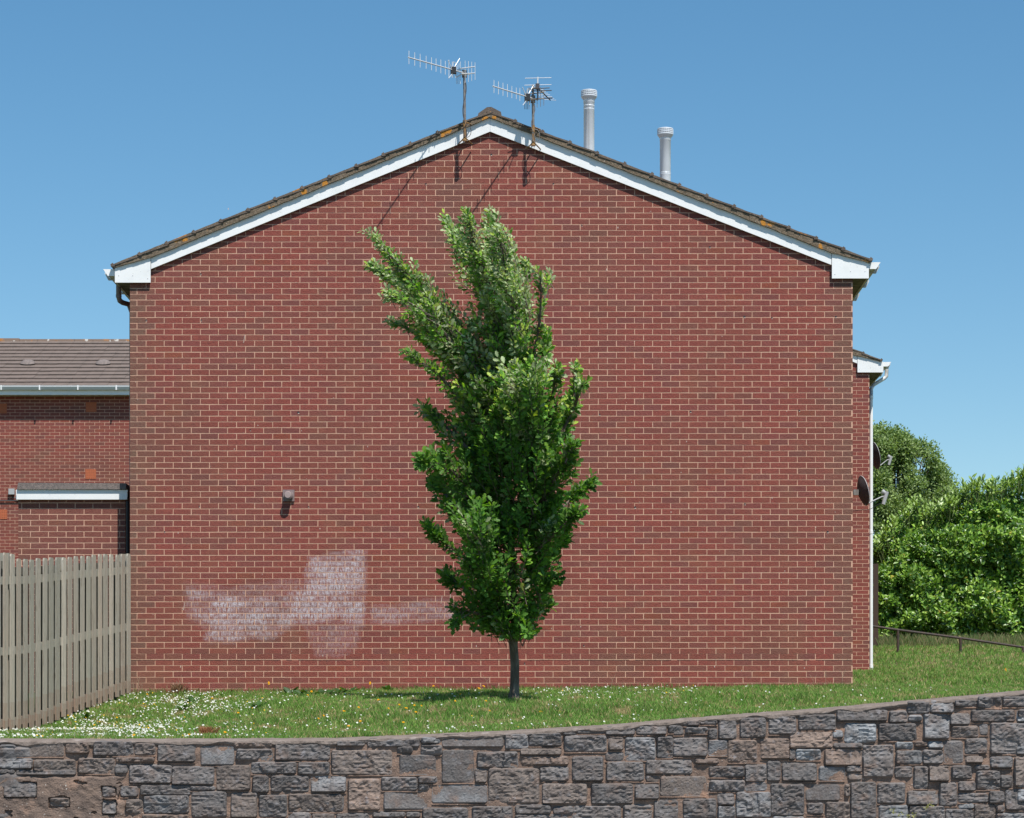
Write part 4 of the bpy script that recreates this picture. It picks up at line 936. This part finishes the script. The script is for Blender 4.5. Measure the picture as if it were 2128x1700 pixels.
# ---------------------------------------------------------------- laurel hedge at the right
ZH = 58.0; yh = ZH-D; sH = FPX/ZH
HT = [(1800,1165),(1834,1128),(1858,1093),(1880,1072),(1912,1040),(1936,1060),(1965,1050),(1990,1036),(2010,1017),(2035,1003),(2067,1010),(2100,1001),(2124,984),(2200,1000),(2300,1020),(2400,1060),(2460,1200)]
hx0 = (1812-CX)/sH; hx1 = (2440-CX)/sH
hedge = thing('laurel_hedge', ((hx0+hx1)/2, yh, GZ(9, yh)), 'tall glossy green laurel hedge on the bank behind the low railing', 'hedge')
def hedge_leaves(n, sd):
    g = np.random.default_rng(sd); x = g.uniform(hx0, hx1, n); px = CX+x*sH
    top = EYE+(HY-np.interp(px, [p[0] for p in HT], [p[1] for p in HT]))/sH; base = EYE+G(x, yh)-.05
    v = g.random(n)**.8; z = base+(top-base)*v
    lump = np.array([noise.noise((a*1.1, b_*1.3, 2)) for a, b_ in zip(x, z)]); lump2 = np.array([noise.noise((a*3.1, b_*3.3, 7)) for a, b_ in zip(x, z)])
    rnd = 1.3*np.clip((v-.6)/.4, 0, 1)**2+.35*np.clip((.15-v)/.15, 0, 1)
    depth = g.random(n)**1.6*.9; y = yh+rnd-.42*lump-.34*lump2-.12*np.array([noise.noise((a*7, b_*7, 1)) for a, b_ in zip(x, z)])+depth
    z += g.normal(0, .07, n)*(v > .85)+ .22*lump*(v > .75)
    nr = unit(np.stack([g.normal(0,.6,n), -1+g.normal(0,.6,n), .7+1.2*np.clip((v-.7)/.3,0,1)+g.normal(0,.5,n)], 1))
    d = unit(np.stack([g.normal(0,.8,n), -.35+g.normal(0,.5,n), g.normal(.35,.7,n)], 1))
    l = g.uniform(.7,1.3,n)[:,None]; base_c = np.where(g.random((n,1)) < .30, np.array([[.30,.46,.075]]), np.where(g.random((n,1)) < .6, np.array([[.15,.29,.040]]), np.array([[.06,.14,.03]])))
    base_c = np.where(g.random((n,1)) < .012, np.array([[.45,.40,.08]]), base_c)
    return np.stack([x,y,z],1), d, nr, g.uniform(.07,.145,n), base_c*l
p, d, nr, sz, cc = hedge_leaves(56000, 3)
leaves('foliage', p, d, nr, sz, cc, leaf_template(LAU, .3), M['laurel'], hedge)
# upright new shoots along the top
sp, sd_, sn, ss, sc = [], [], [], [], []; stm = MB()
for _ in range(330):
    x = r.uniform(hx0+.1, hx1-.1); px = CX+x*sH; zt_ = EYE+(HY-float(np.interp(px, [p_[0] for p_ in HT], [p_[1] for p_ in HT])))/sH-.12; y = yh+r.uniform(.1,1.3); zt_ -= .0
    t0 = Vector((x,y,zt_)); ln = r.uniform(.14,.34); dr = Vector((r.gauss(0,.35), r.gauss(-.1,.3), 1)).normalized(); stm.tube([t0-dr*.3, t0+dr*ln], .006, 4, cap=False)
    for i in range(8):
        f = i/7; q_ = t0+dr*ln*f; a = r.uniform(0,6.28); o = Vector((math.cos(a), math.sin(a), .7+f)).normalized()
        sp.append(q_); sd_.append(o); sn.append(Vector((r.gauss(0,.3), -.4, 1)).normalized()); ss.append(r.uniform(.09,.15)); l = r.uniform(.8,1.2); sc.append((.24*l,.36*l,.08*l))
leaves('top_shoots', np.array(sp), np.array(sd_), np.array(sn), np.array(ss), np.array(sc), leaf_template(LAU, .3), M['laurel'], hedge)
stm.build('stems', mat('green_stem', (.10,.13,.04), .7), hedge)
b = MB(); nxx, nzz = 60, 14                                    # added dark sheet inside the hedge: blocks see-through, stands for inner shade
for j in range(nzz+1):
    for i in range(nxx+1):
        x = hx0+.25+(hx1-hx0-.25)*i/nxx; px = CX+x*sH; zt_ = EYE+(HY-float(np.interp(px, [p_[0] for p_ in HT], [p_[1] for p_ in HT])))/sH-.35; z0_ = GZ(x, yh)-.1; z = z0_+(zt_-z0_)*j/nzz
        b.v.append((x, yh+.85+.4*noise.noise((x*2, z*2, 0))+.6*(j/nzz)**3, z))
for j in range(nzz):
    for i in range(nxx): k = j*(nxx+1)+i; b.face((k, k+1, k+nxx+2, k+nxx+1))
b.build('shade_core', mat('shade_core', (.018,.026,.012), 1, n_scale=20, n_amt=.6, n_col=(.05,.045,.03)), hedge)
# ---------------------------------------------------------------- pale tree beyond
ZF = 72.0; sF = FPX/ZF; cx_, cy_ = P(1848, 1100, ZF).x, ZF-D
ft = thing('broadleaf_tree', (cx_, cy_, GZ(cx_, cy_)), 'tall loose grey-green tree rising behind the laurel hedge beside the drainpipe', 'tree')
b = MB(); z0_ = GZ(cx_, cy_)-.2; b.tube([(cx_,cy_,z0_),(cx_+.05,cy_,z0_+2),(cx_-.1,cy_,z0_+4.5),(cx_,cy_,z0_+6.3)], [.16,.12,.08,.03], 10); tk = b.build('trunk', M['bark'], ft, smooth=True)
blobs = []
rb = random.Random(4)
FT = [(1800,888),(1834,902),(1858,900),(1883,913),(1901,905),(1919,923),(1940,938),(1954,976),(1962,1001),(1978,1020),(1989,1045)]
for _ in range(92):
    bx = rb.uniform(1796, 1972); ty = float(np.interp(bx, [p[0] for p in FT], [p[1] for p in FT])); by = ty+10+rb.random()**1.1*(1190-ty)
    blobs.append((bx, by, rb.uniform(12,27), rb.uniform(16,34), rb.uniform(-1.0,1.0)))
for i_ in range(17):
    bx = 1806+i_*10.5; ty = float(np.interp(bx, [p[0] for p in FT], [p[1] for p in FT])); blobs.append((bx+rb.uniform(-4,4), ty+rb.uniform(6,22), rb.uniform(7,13), rb.uniform(12,24), rb.uniform(-.5,.5)))
pos, dirs, nrm, size, cols = [], [], [], [], []; bb_ = MB()
for bx, by, rx, ry, dz_ in blobs:
    c = P(bx, by, ZF+dz_); rx, ry = rx/sF, ry/sF; bb_.tube([(cx_,cy_,z0_+2.5+r.random()), ((cx_+c.x)/2+.1,cy_,(c.z+z0_+3)/2), (c.x,c.y,c.z+ry*.6)], [.05,.03,.012], 6)
    tw = int(900*rx*ry)+8
    for _ in range(tw):
        v = Vector((r.gauss(0,1), r.gauss(0,1), r.gauss(0,1))).normalized()*(r.random()**.40); cen = c+Vector((v.x*rx, v.y*rx, v.z*ry)); dr = Vector((v.x*.6+r.gauss(0,.4), r.gauss(0,.5), v.z+r.gauss(.2,.5))).normalized()
        for _k in range(13):
            a = Vector((r.gauss(0,1), r.gauss(0,1), r.gauss(0,1))).normalized(); pos.append(cen+dr*r.uniform(-.1,.17)+a*.05); dirs.append((dr+a).normalized()); nrm.append(Vector((r.gauss(0,.6), r.gauss(-.4,.6), r.gauss(.6,.6))).normalized()); size.append(r.uniform(.045,.085)); l = r.uniform(.7,1.35)
            cols.append((.27*l,.36*l,.13*l) if r.random() < .5 else (.14*l,.215*l,.065*l))
leaves('crown', np.array(pos), np.array(dirs), np.array(nrm), np.array(size), np.array(cols), leaf_template(OVL, .3), M['birch'], ft); bb_.build('branches', M['bark'], tk)
print('far leaves', len(pos))
# brown timber fence sliver by the hedge
b = MB(); fx = P(1800,0,56.5).x
bf_ = thing('timber_fence', (fx, 23.5, GZ(fx, 23.5)), 'dark brown timber fence, mostly hidden between the white drainpipe and the hedge', 'fence')
for i in range(6):
    xx = fx-.42+i*.115; z = P(0,1172,56.5).z+random.uniform(-.02,.02); b.box(xx, xx+.108, 23.5+.004*(i % 2), 23.52+.004*(i % 2), GZ(fx,23.5)-.1, z)
b.build('boards', M['brownwood'], bf_)
b = MB(); b.box(fx-.42, fx+.27, 23.53, 23.57, P(0,1190,56.5).z, P(0,1183,56.5).z); b.build('rail', M['brownwood'], bf_)
# ---------------------------------------------------------------- low railing
ZR = 54.0; rr = thing('low_railing', (P(1996,0,ZR).x, ZR-D, GZ(P(1996,0,ZR).x, ZR-D)), 'low dark metal knee rail sloping down in front of the laurel hedge', 'railing')
RP = [(1736,1290),(1866,1309),(1996,1326),(2126,1345),(2256,1364)]
b = MB(); b.tube([P(px, py, ZR) for px, py in RP], .026, 8); b.build('rail', M['rail'], rr)
for px, py in RP: 
    b = MB(); p = P(px, py, ZR); b.tube([p, (p.x, p.y, GZ(p.x, p.y)-.1)], .030, 8); b.build('post', M['rail'], rr)
# ---------------------------------------------------------------- grass
def in_house(x, y): return ((x > XZ(270,0)[0]-.02) & (x < XW+.02) & (y > -.03) & (y < 16.8)) | ((y > 16.75) & (x < XW+DX2+.02))
def fbm(x, y, s_, o=0):
    return np.array([noise.noise((a*s_, b_*s_, o)) for a, b_ in zip(x, y)])
def make_grass(name, n, xr_, yr_, h0, h1, blades, width, sd, dense=None):
    g = np.random.default_rng(sd); x = g.uniform(*xr_, n); y = yr_[0]+(yr_[1]-yr_[0])*g.random(n); k = ~in_house(x, y)
    fx_ = fa.x+(y-fa.y)/(fb.y-fa.y)*(fb.x-fa.x); k &= ~((y > -3.6) & (y < .2) & (x < fx_+.02)); k &= (y > -7.98)
    x, y = x[k], y[k]; n = len(x); f1 = fbm(x, y, .9); f2 = fbm(x, y, 3.5, 4); f3 = fbm(x, y, 9, 8)
    z = EYE+G(x, y); dry = np.clip((f2-.12)*3.0+f3*1.6-.10+.22*(x > 3.5), 0, 1)
    X = np.repeat(x, blades); Y = np.repeat(y, blades); Zz = np.repeat(z, blades); F1 = np.repeat(f1, blades); DR = np.repeat(dry, blades); N = len(X)
    X = X+g.normal(0, .014, N); Y = Y+g.normal(0, .014, N)
    H = g.uniform(h0, h1, N)*(1+.7*F1+.5*np.repeat(f3, blades))*(1-.35*DR); a = g.uniform(0, 2*np.pi, N); ln = g.uniform(.1, .75, N)*H
    tx, ty = np.cos(a)*ln, np.sin(a)*ln; b_ = g.uniform(0, 2*np.pi, N); w = g.uniform(.6, 1.3, N)*width; wx, wy = np.cos(b_)*w, np.sin(b_)*w*.6
    V = np.stack([np.stack([X-wx, Y-wy, Zz-.004], 1), np.stack([X+wx, Y+wy, Zz-.004], 1), np.stack([X+tx*.45+wx*.7, Y+ty*.45+wy*.7, Zz+H*.62], 1), np.stack([X+tx, Y+ty, Zz+H], 1)], 1)
    T = np.arange(N)[:,None]*4+np.array([[0,1,2,3]])
    l = g.uniform(.5, 1.4, N)[:,None]; green = np.where(g.random((N,1)) < .5, np.array([[.145,.295,.055]]), np.array([[.255,.41,.105]]))
    green = green*(1-.22*F1[:,None]); tan_ = np.array([[.52,.41,.23]]); m_ = (g.random(N) < (.13+.75*DR))[:,None]
    C_ = np.where(m_, tan_, green)*l
    o = np_mesh(name, V.reshape(-1,3), T, 4, M['grass'], None, C_); return o
tag(make_grass('grass', 78000, (-6.4, 6.2), (-8.0, .05), .028, .062, 6, .0022, 1), 'short rough lawn grass between the stone wall and the brick gable', 'grass', kind='stuff')
tag(make_grass('grass', 42000, (3.8, 14), (0, 26), .04, .085, 6, .0048, 2), 'mown grass bank beside and behind the house at the right', 'grass', kind='stuff')
# longer grass against the brick wall base and under the hedge
def tufts(name, n, xf, label, h, col, sd):
    g = np.random.default_rng(sd); xy = np.array([xf(g) for _ in range(n)]); X, Y = xy[:,0], xy[:,1]; Zz = EYE+G(X, Y); H = g.uniform(*h, n); a = g.uniform(0,6.28,n); ln = H*g.uniform(.1,.6,n)
    w = .0030*g.uniform(.7,1.3,n); V = np.stack([np.stack([X-w,Y,Zz-.004],1), np.stack([X+w,Y,Zz-.004],1), np.stack([X+np.cos(a)*ln*.4+w*.7,Y+np.sin(a)*ln*.4,Zz+H*.6],1), np.stack([X+np.cos(a)*ln,Y+np.sin(a)*ln*.8,Zz+H],1)],1)
    c = np.array(col)[g.integers(0, len(col), n)]*g.uniform(.7,1.3,n)[:,None]
    tag(np_mesh(name, V.reshape(-1,3), np.arange(n)[:,None]*4+np.array([[0,1,2,3]]), 4, M['grass'], None, c), label, 'grass', kind='stuff')
tufts('long_grass', 3000, lambda g: (g.uniform(-4.95, 4.15), -.03-abs(g.normal(0,.10))), 'longer grass and seed stalks along the foot of the brick gable', (.02,.095), [(.11,.19,.04),(.16,.22,.06),(.24,.20,.10)], 5)
tufts('long_grass', 6000, lambda g: (g.uniform(6.2, 15), yh-.7+g.normal(0,.5)), 'uncut pale grass under the laurel hedge at the railing', (.10,.30), [(.17,.21,.09),(.27,.24,.13),(.12,.17,.06)], 6)
def clump(px, py, label, n, h, col, spread, name='dry_tuft', cat='plant', w=.003, wallfoot=False):
    hit = ground_hit(px, py) or (P(px, 0, 25.1).x, -7.9)
    if wallfoot: hit = (P(px, 0, 32.88).x, -.12)
    X, Y = hit; g = np.random.default_rng(int(px)); xx = X+g.normal(0, spread, n); yy = Y+g.normal(0, spread*.6, n); Zz = EYE+G(xx, yy); H = g.uniform(*h, n); a = g.uniform(0,6.28,n); ln = H*g.uniform(.1,.9,n)
    V = np.stack([np.stack([xx-w,yy,Zz-.004],1), np.stack([xx+w,yy,Zz-.004],1), np.stack([xx+np.cos(a)*ln*.5+w*.7,yy+np.sin(a)*ln*.4,Zz+H*.7],1), np.stack([xx+np.cos(a)*ln,yy+np.sin(a)*ln*.8,Zz+H],1)],1)
    c = np.array(col)[g.integers(0, len(col), n)]*g.uniform(.7,1.3,n)[:,None]
    tag(np_mesh(name, V.reshape(-1,3), np.arange(n)[:,None]*4+np.array([[0,1,2,3]]), 4, M['dry'], None, c), label, cat)
clump(432, 1533, 'rust-brown dead tuft at the lawn edge above the wall coping', 260, (.04,.13), [(.26,.11,.05),(.34,.17,.09)], .035)
clump(1068, 1452, 'straw-coloured dry grass ring around the oak trunk base', 420, (.02,.07), [(.36,.27,.15),(.30,.20,.12)], .085)
clump(367, 1437, 'small dead brown weed against the brick wall foot at the left', 160, (.05,.15), [(.16,.09,.05),(.28,.18,.11)], .05, wallfoot=True)
clump(1000, 1508, 'dry straw patch at the lawn edge below the oak', 200, (.02,.05), [(.40,.30,.18)], .13)
# ---------------------------------------------------------------- flowers
g = np.random.default_rng(8); N = 60000; x = g.uniform(-6, 5.5, N); y = g.uniform(-8, -.1, N); z = G(x, y)+g.uniform(.030,.062,N)
Zd = y+D; px = CX+x/Zd*FPX; py = HY-z/Zd*FPX
nz = fbm(x, y, 1.3, 3)+.6*fbm(x, y, 4, 6)
w = .010+.05*np.clip(nz, 0, 1)
left = np.clip((620-px)/420, 0, 1)
w = w+left**1.2*(.26+.80*nz); w = w+.35*np.exp(-((px-330)/110)**2-((py-1450)/14)**2)
w = np.where((px > 560) & (px < 1000) & (py > 1478), w+.03*(nz > .05), w)
w = np.where(px > 1350, w*.35, w); w = np.where((px < 700) & (py > 1519), w*.60, w)
w = np.where((px > 1150) & (px < 1450) & (py < 1465), w+.03, w)
fx_ = fa.x+(y-fa.y)/(fb.y-fa.y)*(fb.x-fa.x)
k = (g.random(N) < w) & ~((y > -3.7) & (x < fx_+.06)) & (px > -30)
x, y, z = x[k], y[k], z[k]+EYE; n = len(x); print('daisies', n)
sunv = np.array(SUN); nn = unit(sunv[None]+g.normal(0,.35,(n,3))); t1 = unit(np.cross(nn, np.array([[0,0,1.]]))); t2 = np.cross(nn, t1); rad = g.uniform(.0075,.0125,n)
c0 = np.stack([x,y,z],1); V = []; 
for j in range(10):
    a = 2*np.pi*j/10; rr_ = rad*(1.0 if j % 2 else .80); V.append(c0+t1*(np.cos(a)*rr_)[:,None]+t2*(np.sin(a)*rr_)[:,None])
V = np.stack(V, 1); F = np.arange(n)[:,None]*10+np.arange(10)[None]
cw = np.tile(np.array([[.80,.80,.76]]), (n,1))*g.uniform(.75,1.05,n)[:,None]
yel = g.random(n) < .035; cw[yel] = (.80,.50,.03)
tag(np_mesh('daisies', V.reshape(-1,3), F, 10, M['petal'], None, cw), 'white daisies scattered through the lawn, thickest beside the timber fence', 'flowers', kind='stuff')
proto = None
DN = [(700+a/3.04, 1400+b_/3.04, s_) for a, b_, s_ in [(898,93,1.5),(928,72,1.4),(780,130,1),(262,165,1),(138,212,1),(327,220,1),(438,218,1.4),(490,200,.9),(395,197,.9),(535,203,.8),(45,238,1.2),(148,300,1),(75,330,1.1),(420,308,1.1),(748,173,.9),(942,173,1.1),(965,235,1),(1287,240,1.5),(1408,238,.8),(22,95,.8),(210,60,1),(610,78,1),(500,243,1.1)]]
DN += [(a/3.04, 1400+b_/3.04, s_) for a, b_, s_ in [(1698,60,.9),(1968,112,1),(1910,112,1),(1505,248,1),(1422,370,1.2),(1195,385,1.1),(845,390,1.1),(738,278,1),(595,325,1),(240,352,1.1),(300,352,1),(430,265,.8),(1340,155,1),(930,130,.9),(2013,285,.9),(2045,265,.8),(1945,135,.9)]]
DN += [(1950,1412,1),(2090,1392,.9)]
r = random.Random(2)
for i, (px_, py_, s_) in enumerate(DN):
    hh = .075 if py_ < 1440 else .055
    hit = ground_hit(px_, py_, hh, 25.1, 32.9)
    if not hit:
        hit = (P(px_, 0, 32.6).x, -.4); 
    X, Y = hit
    if px_ > 1900: X, Y = P(px_, 0, 38).x, 5.0
    gz_ = GZ(X, Y); h_ = hh if abs(EYE+(HY-py_)/FPX*(Y+D)-gz_-hh) < .02 else max(.04, EYE+(HY-py_)/FPX*(Y+D)-gz_)
    h_ = min(h_, .16)
    if proto is None:
        root = bpy.data.objects.new('dandelion', None); COL.objects.link(root); OFF[root.name] = Vector()
        b = MB(); b.tube([(0,0,0),(.004,0,.03),(0,0,.055)], .0018, 5); stem = b.build('stem', mat('flower_stem', (.12,.17,.06), .7), root)
        b = MB(); ax = Vector((.2,-.5,.84)).normalized(); u = ax.orthogonal().normalized(); v = ax.cross(u)
        for ring, (rr_, hh2) in enumerate(((.017,.0),(.012,.004),(.007,.006))):
            for j in range(14):
                a = 2*math.pi*(j+ring*.5)/14; dd = u*math.cos(a)+v*math.sin(a); pp = ax.cross(dd)*.0022; c = Vector((0,0,.055))
                b.poly([c, c+dd*rr_*.6-pp+ax*hh2, c+dd*rr_+ax*hh2*.8, c+dd*rr_*.6+pp+ax*hh2], (.85,.50,.015))
        head = b.build('flower_head', M['petal'], root); proto = (root, stem, head); o, st_, hd = proto
    else:
        o = proto[0].copy(); COL.objects.link(o); st_ = proto[1].copy(); COL.objects.link(st_); st_.parent = o; hd = proto[2].copy(); COL.objects.link(hd); hd.parent = o
    o.location = (X, Y, gz_); k_ = h_/.055; o.scale = (s_*.95, s_*.95, max(.8, k_)); o.rotation_euler = (0, 0, r.uniform(-.6,.6))
    tag(o, 'small yellow dandelion flower standing in the daisy-dotted lawn', 'dandelion', 'yellow dandelions in the lawn')
# dandelion clock, broad-leaved weeds
c = P(1115.5, 1441, 30.2); rt_ = thing('dandelion_clock', (c.x, c.y, GZ(c.x, c.y)), 'white seed head of a dandelion just right of the oak trunk', 'seed head')
b = MB()
for i in range(60):
    v = Vector((r.gauss(0,1), r.gauss(0,1), r.gauss(0,1))).normalized(); b.tube([c, c+v*.018], [.0004,.0016], 3)
b.build('seed_head', M['petal'], rt_).data.color_attributes.new('Col', 'FLOAT_COLOR', 'CORNER'); 
b = MB(); b.tube([c, (c.x, c.y, GZ(c.x, c.y))], .0015, 5); b.build('stem', M['dry'], rt_)
def rosette(px, py, n, s_, label, col=(.045,.10,.025)):
    X, Y = ground_hit(px, py, 0, 25.1, 32.9) or (P(px,0,32.7).x, -.3)
    pos = np.tile(np.array([[X, Y, GZ(X, Y)+.01]]), (n,1))+rng.normal(0,.02,(n,3))*np.array([1,1,0]); a = rng.uniform(0,6.28,n); d = np.stack([np.cos(a), np.sin(a), rng.uniform(.25,1.1,n)],1)
    o = leaves('broadleaf_weed', pos, d, np.tile(np.array([[0,-.3,1.]]),(n,1))+rng.normal(0,.2,(n,3)), rng.uniform(.10,.19,n)*s_, np.tile(np.array([col]),(n,1))*rng.uniform(.8,1.4,(n,1)), leaf_template(LAU,.3), M['leaf'], None)
    tag(o, label, 'weed', 'broad-leaved weeds in the lawn')
for i, (px_, py_) in enumerate([(604,1446),(628,1449),(655,1450),(678,1447),(702,1446),(725,1444),(386,1478),(400,1463),(534,1474),(808,1440),(180,1497)]):
    rosette(px_, py_, 11, 1.0 if i < 6 else .8, ['dark broad-leaved weed in the shade strip left of the oak','','','','',''][0] if i < 6 else 'small dark dock leaves among the daisies on the lawn')
X_, Y_ = P(367,0,32.9).x, -.06
b = MB()
for _ in range(14):
    xo = r.choice([277,283,290,367,372,385,1010,1150,1270,1690,1722,1745]); p0 = Vector((P(xo+r.uniform(-6,6),0,32.93).x, -.07, 0)); p0.z = GZ(p0.x, -.07); hh = r.uniform(.10,.26); dx_ = r.uniform(-.08,.08)
    b.tube([p0, p0+Vector((dx_*.3,-.01,hh*.6)), p0+Vector((dx_,-.02,hh))], [.0022,.0018,.0012], 4)
    b.tube([p0+Vector((dx_*.3,-.01,hh*.6)), p0+Vector((dx_*-.4,-.02,hh*.95))], [.0015,.001], 4)
st2 = b.build('dry_stalks', mat('dry_stalk', (.42,.32,.22), .9)); tag(st2, 'thin straw stalks standing against the foot of the brick wall', 'stalks', kind='stuff')
# plant rooted in the stone wall
pos, dirs = [], []; 
for px_, py_ in ((1856,1684),(1870,1692),(1884,1698),(1903,1694),(1925,1680),(1935,1672)):
    c = P(px_, py_, 24.54)
    for _ in range(9): pos.append(c+Vector((r.gauss(0,.014), -.03+r.gauss(0,.008), r.gauss(0,.014)))); dirs.append(Vector((r.gauss(0,1), -.6, r.gauss(0,1))).normalized())
n = len(pos); o = leaves('wall_weed', np.array(pos), np.array(dirs), np.tile(np.array([[0,-1.,.6]]),(n,1))+rng.normal(0,.3,(n,3)), rng.uniform(.014,.028,n), np.tile(np.array([[.26,.26,.09]]),(n,1))*rng.uniform(.6,1.3,(n,1)), leaf_template(OVL), M['leaf'], None)
tag(o, 'tiny straggly green weed rooted in the wall joints near the lower right', 'weed')
print('objects', len(bpy.data.objects))
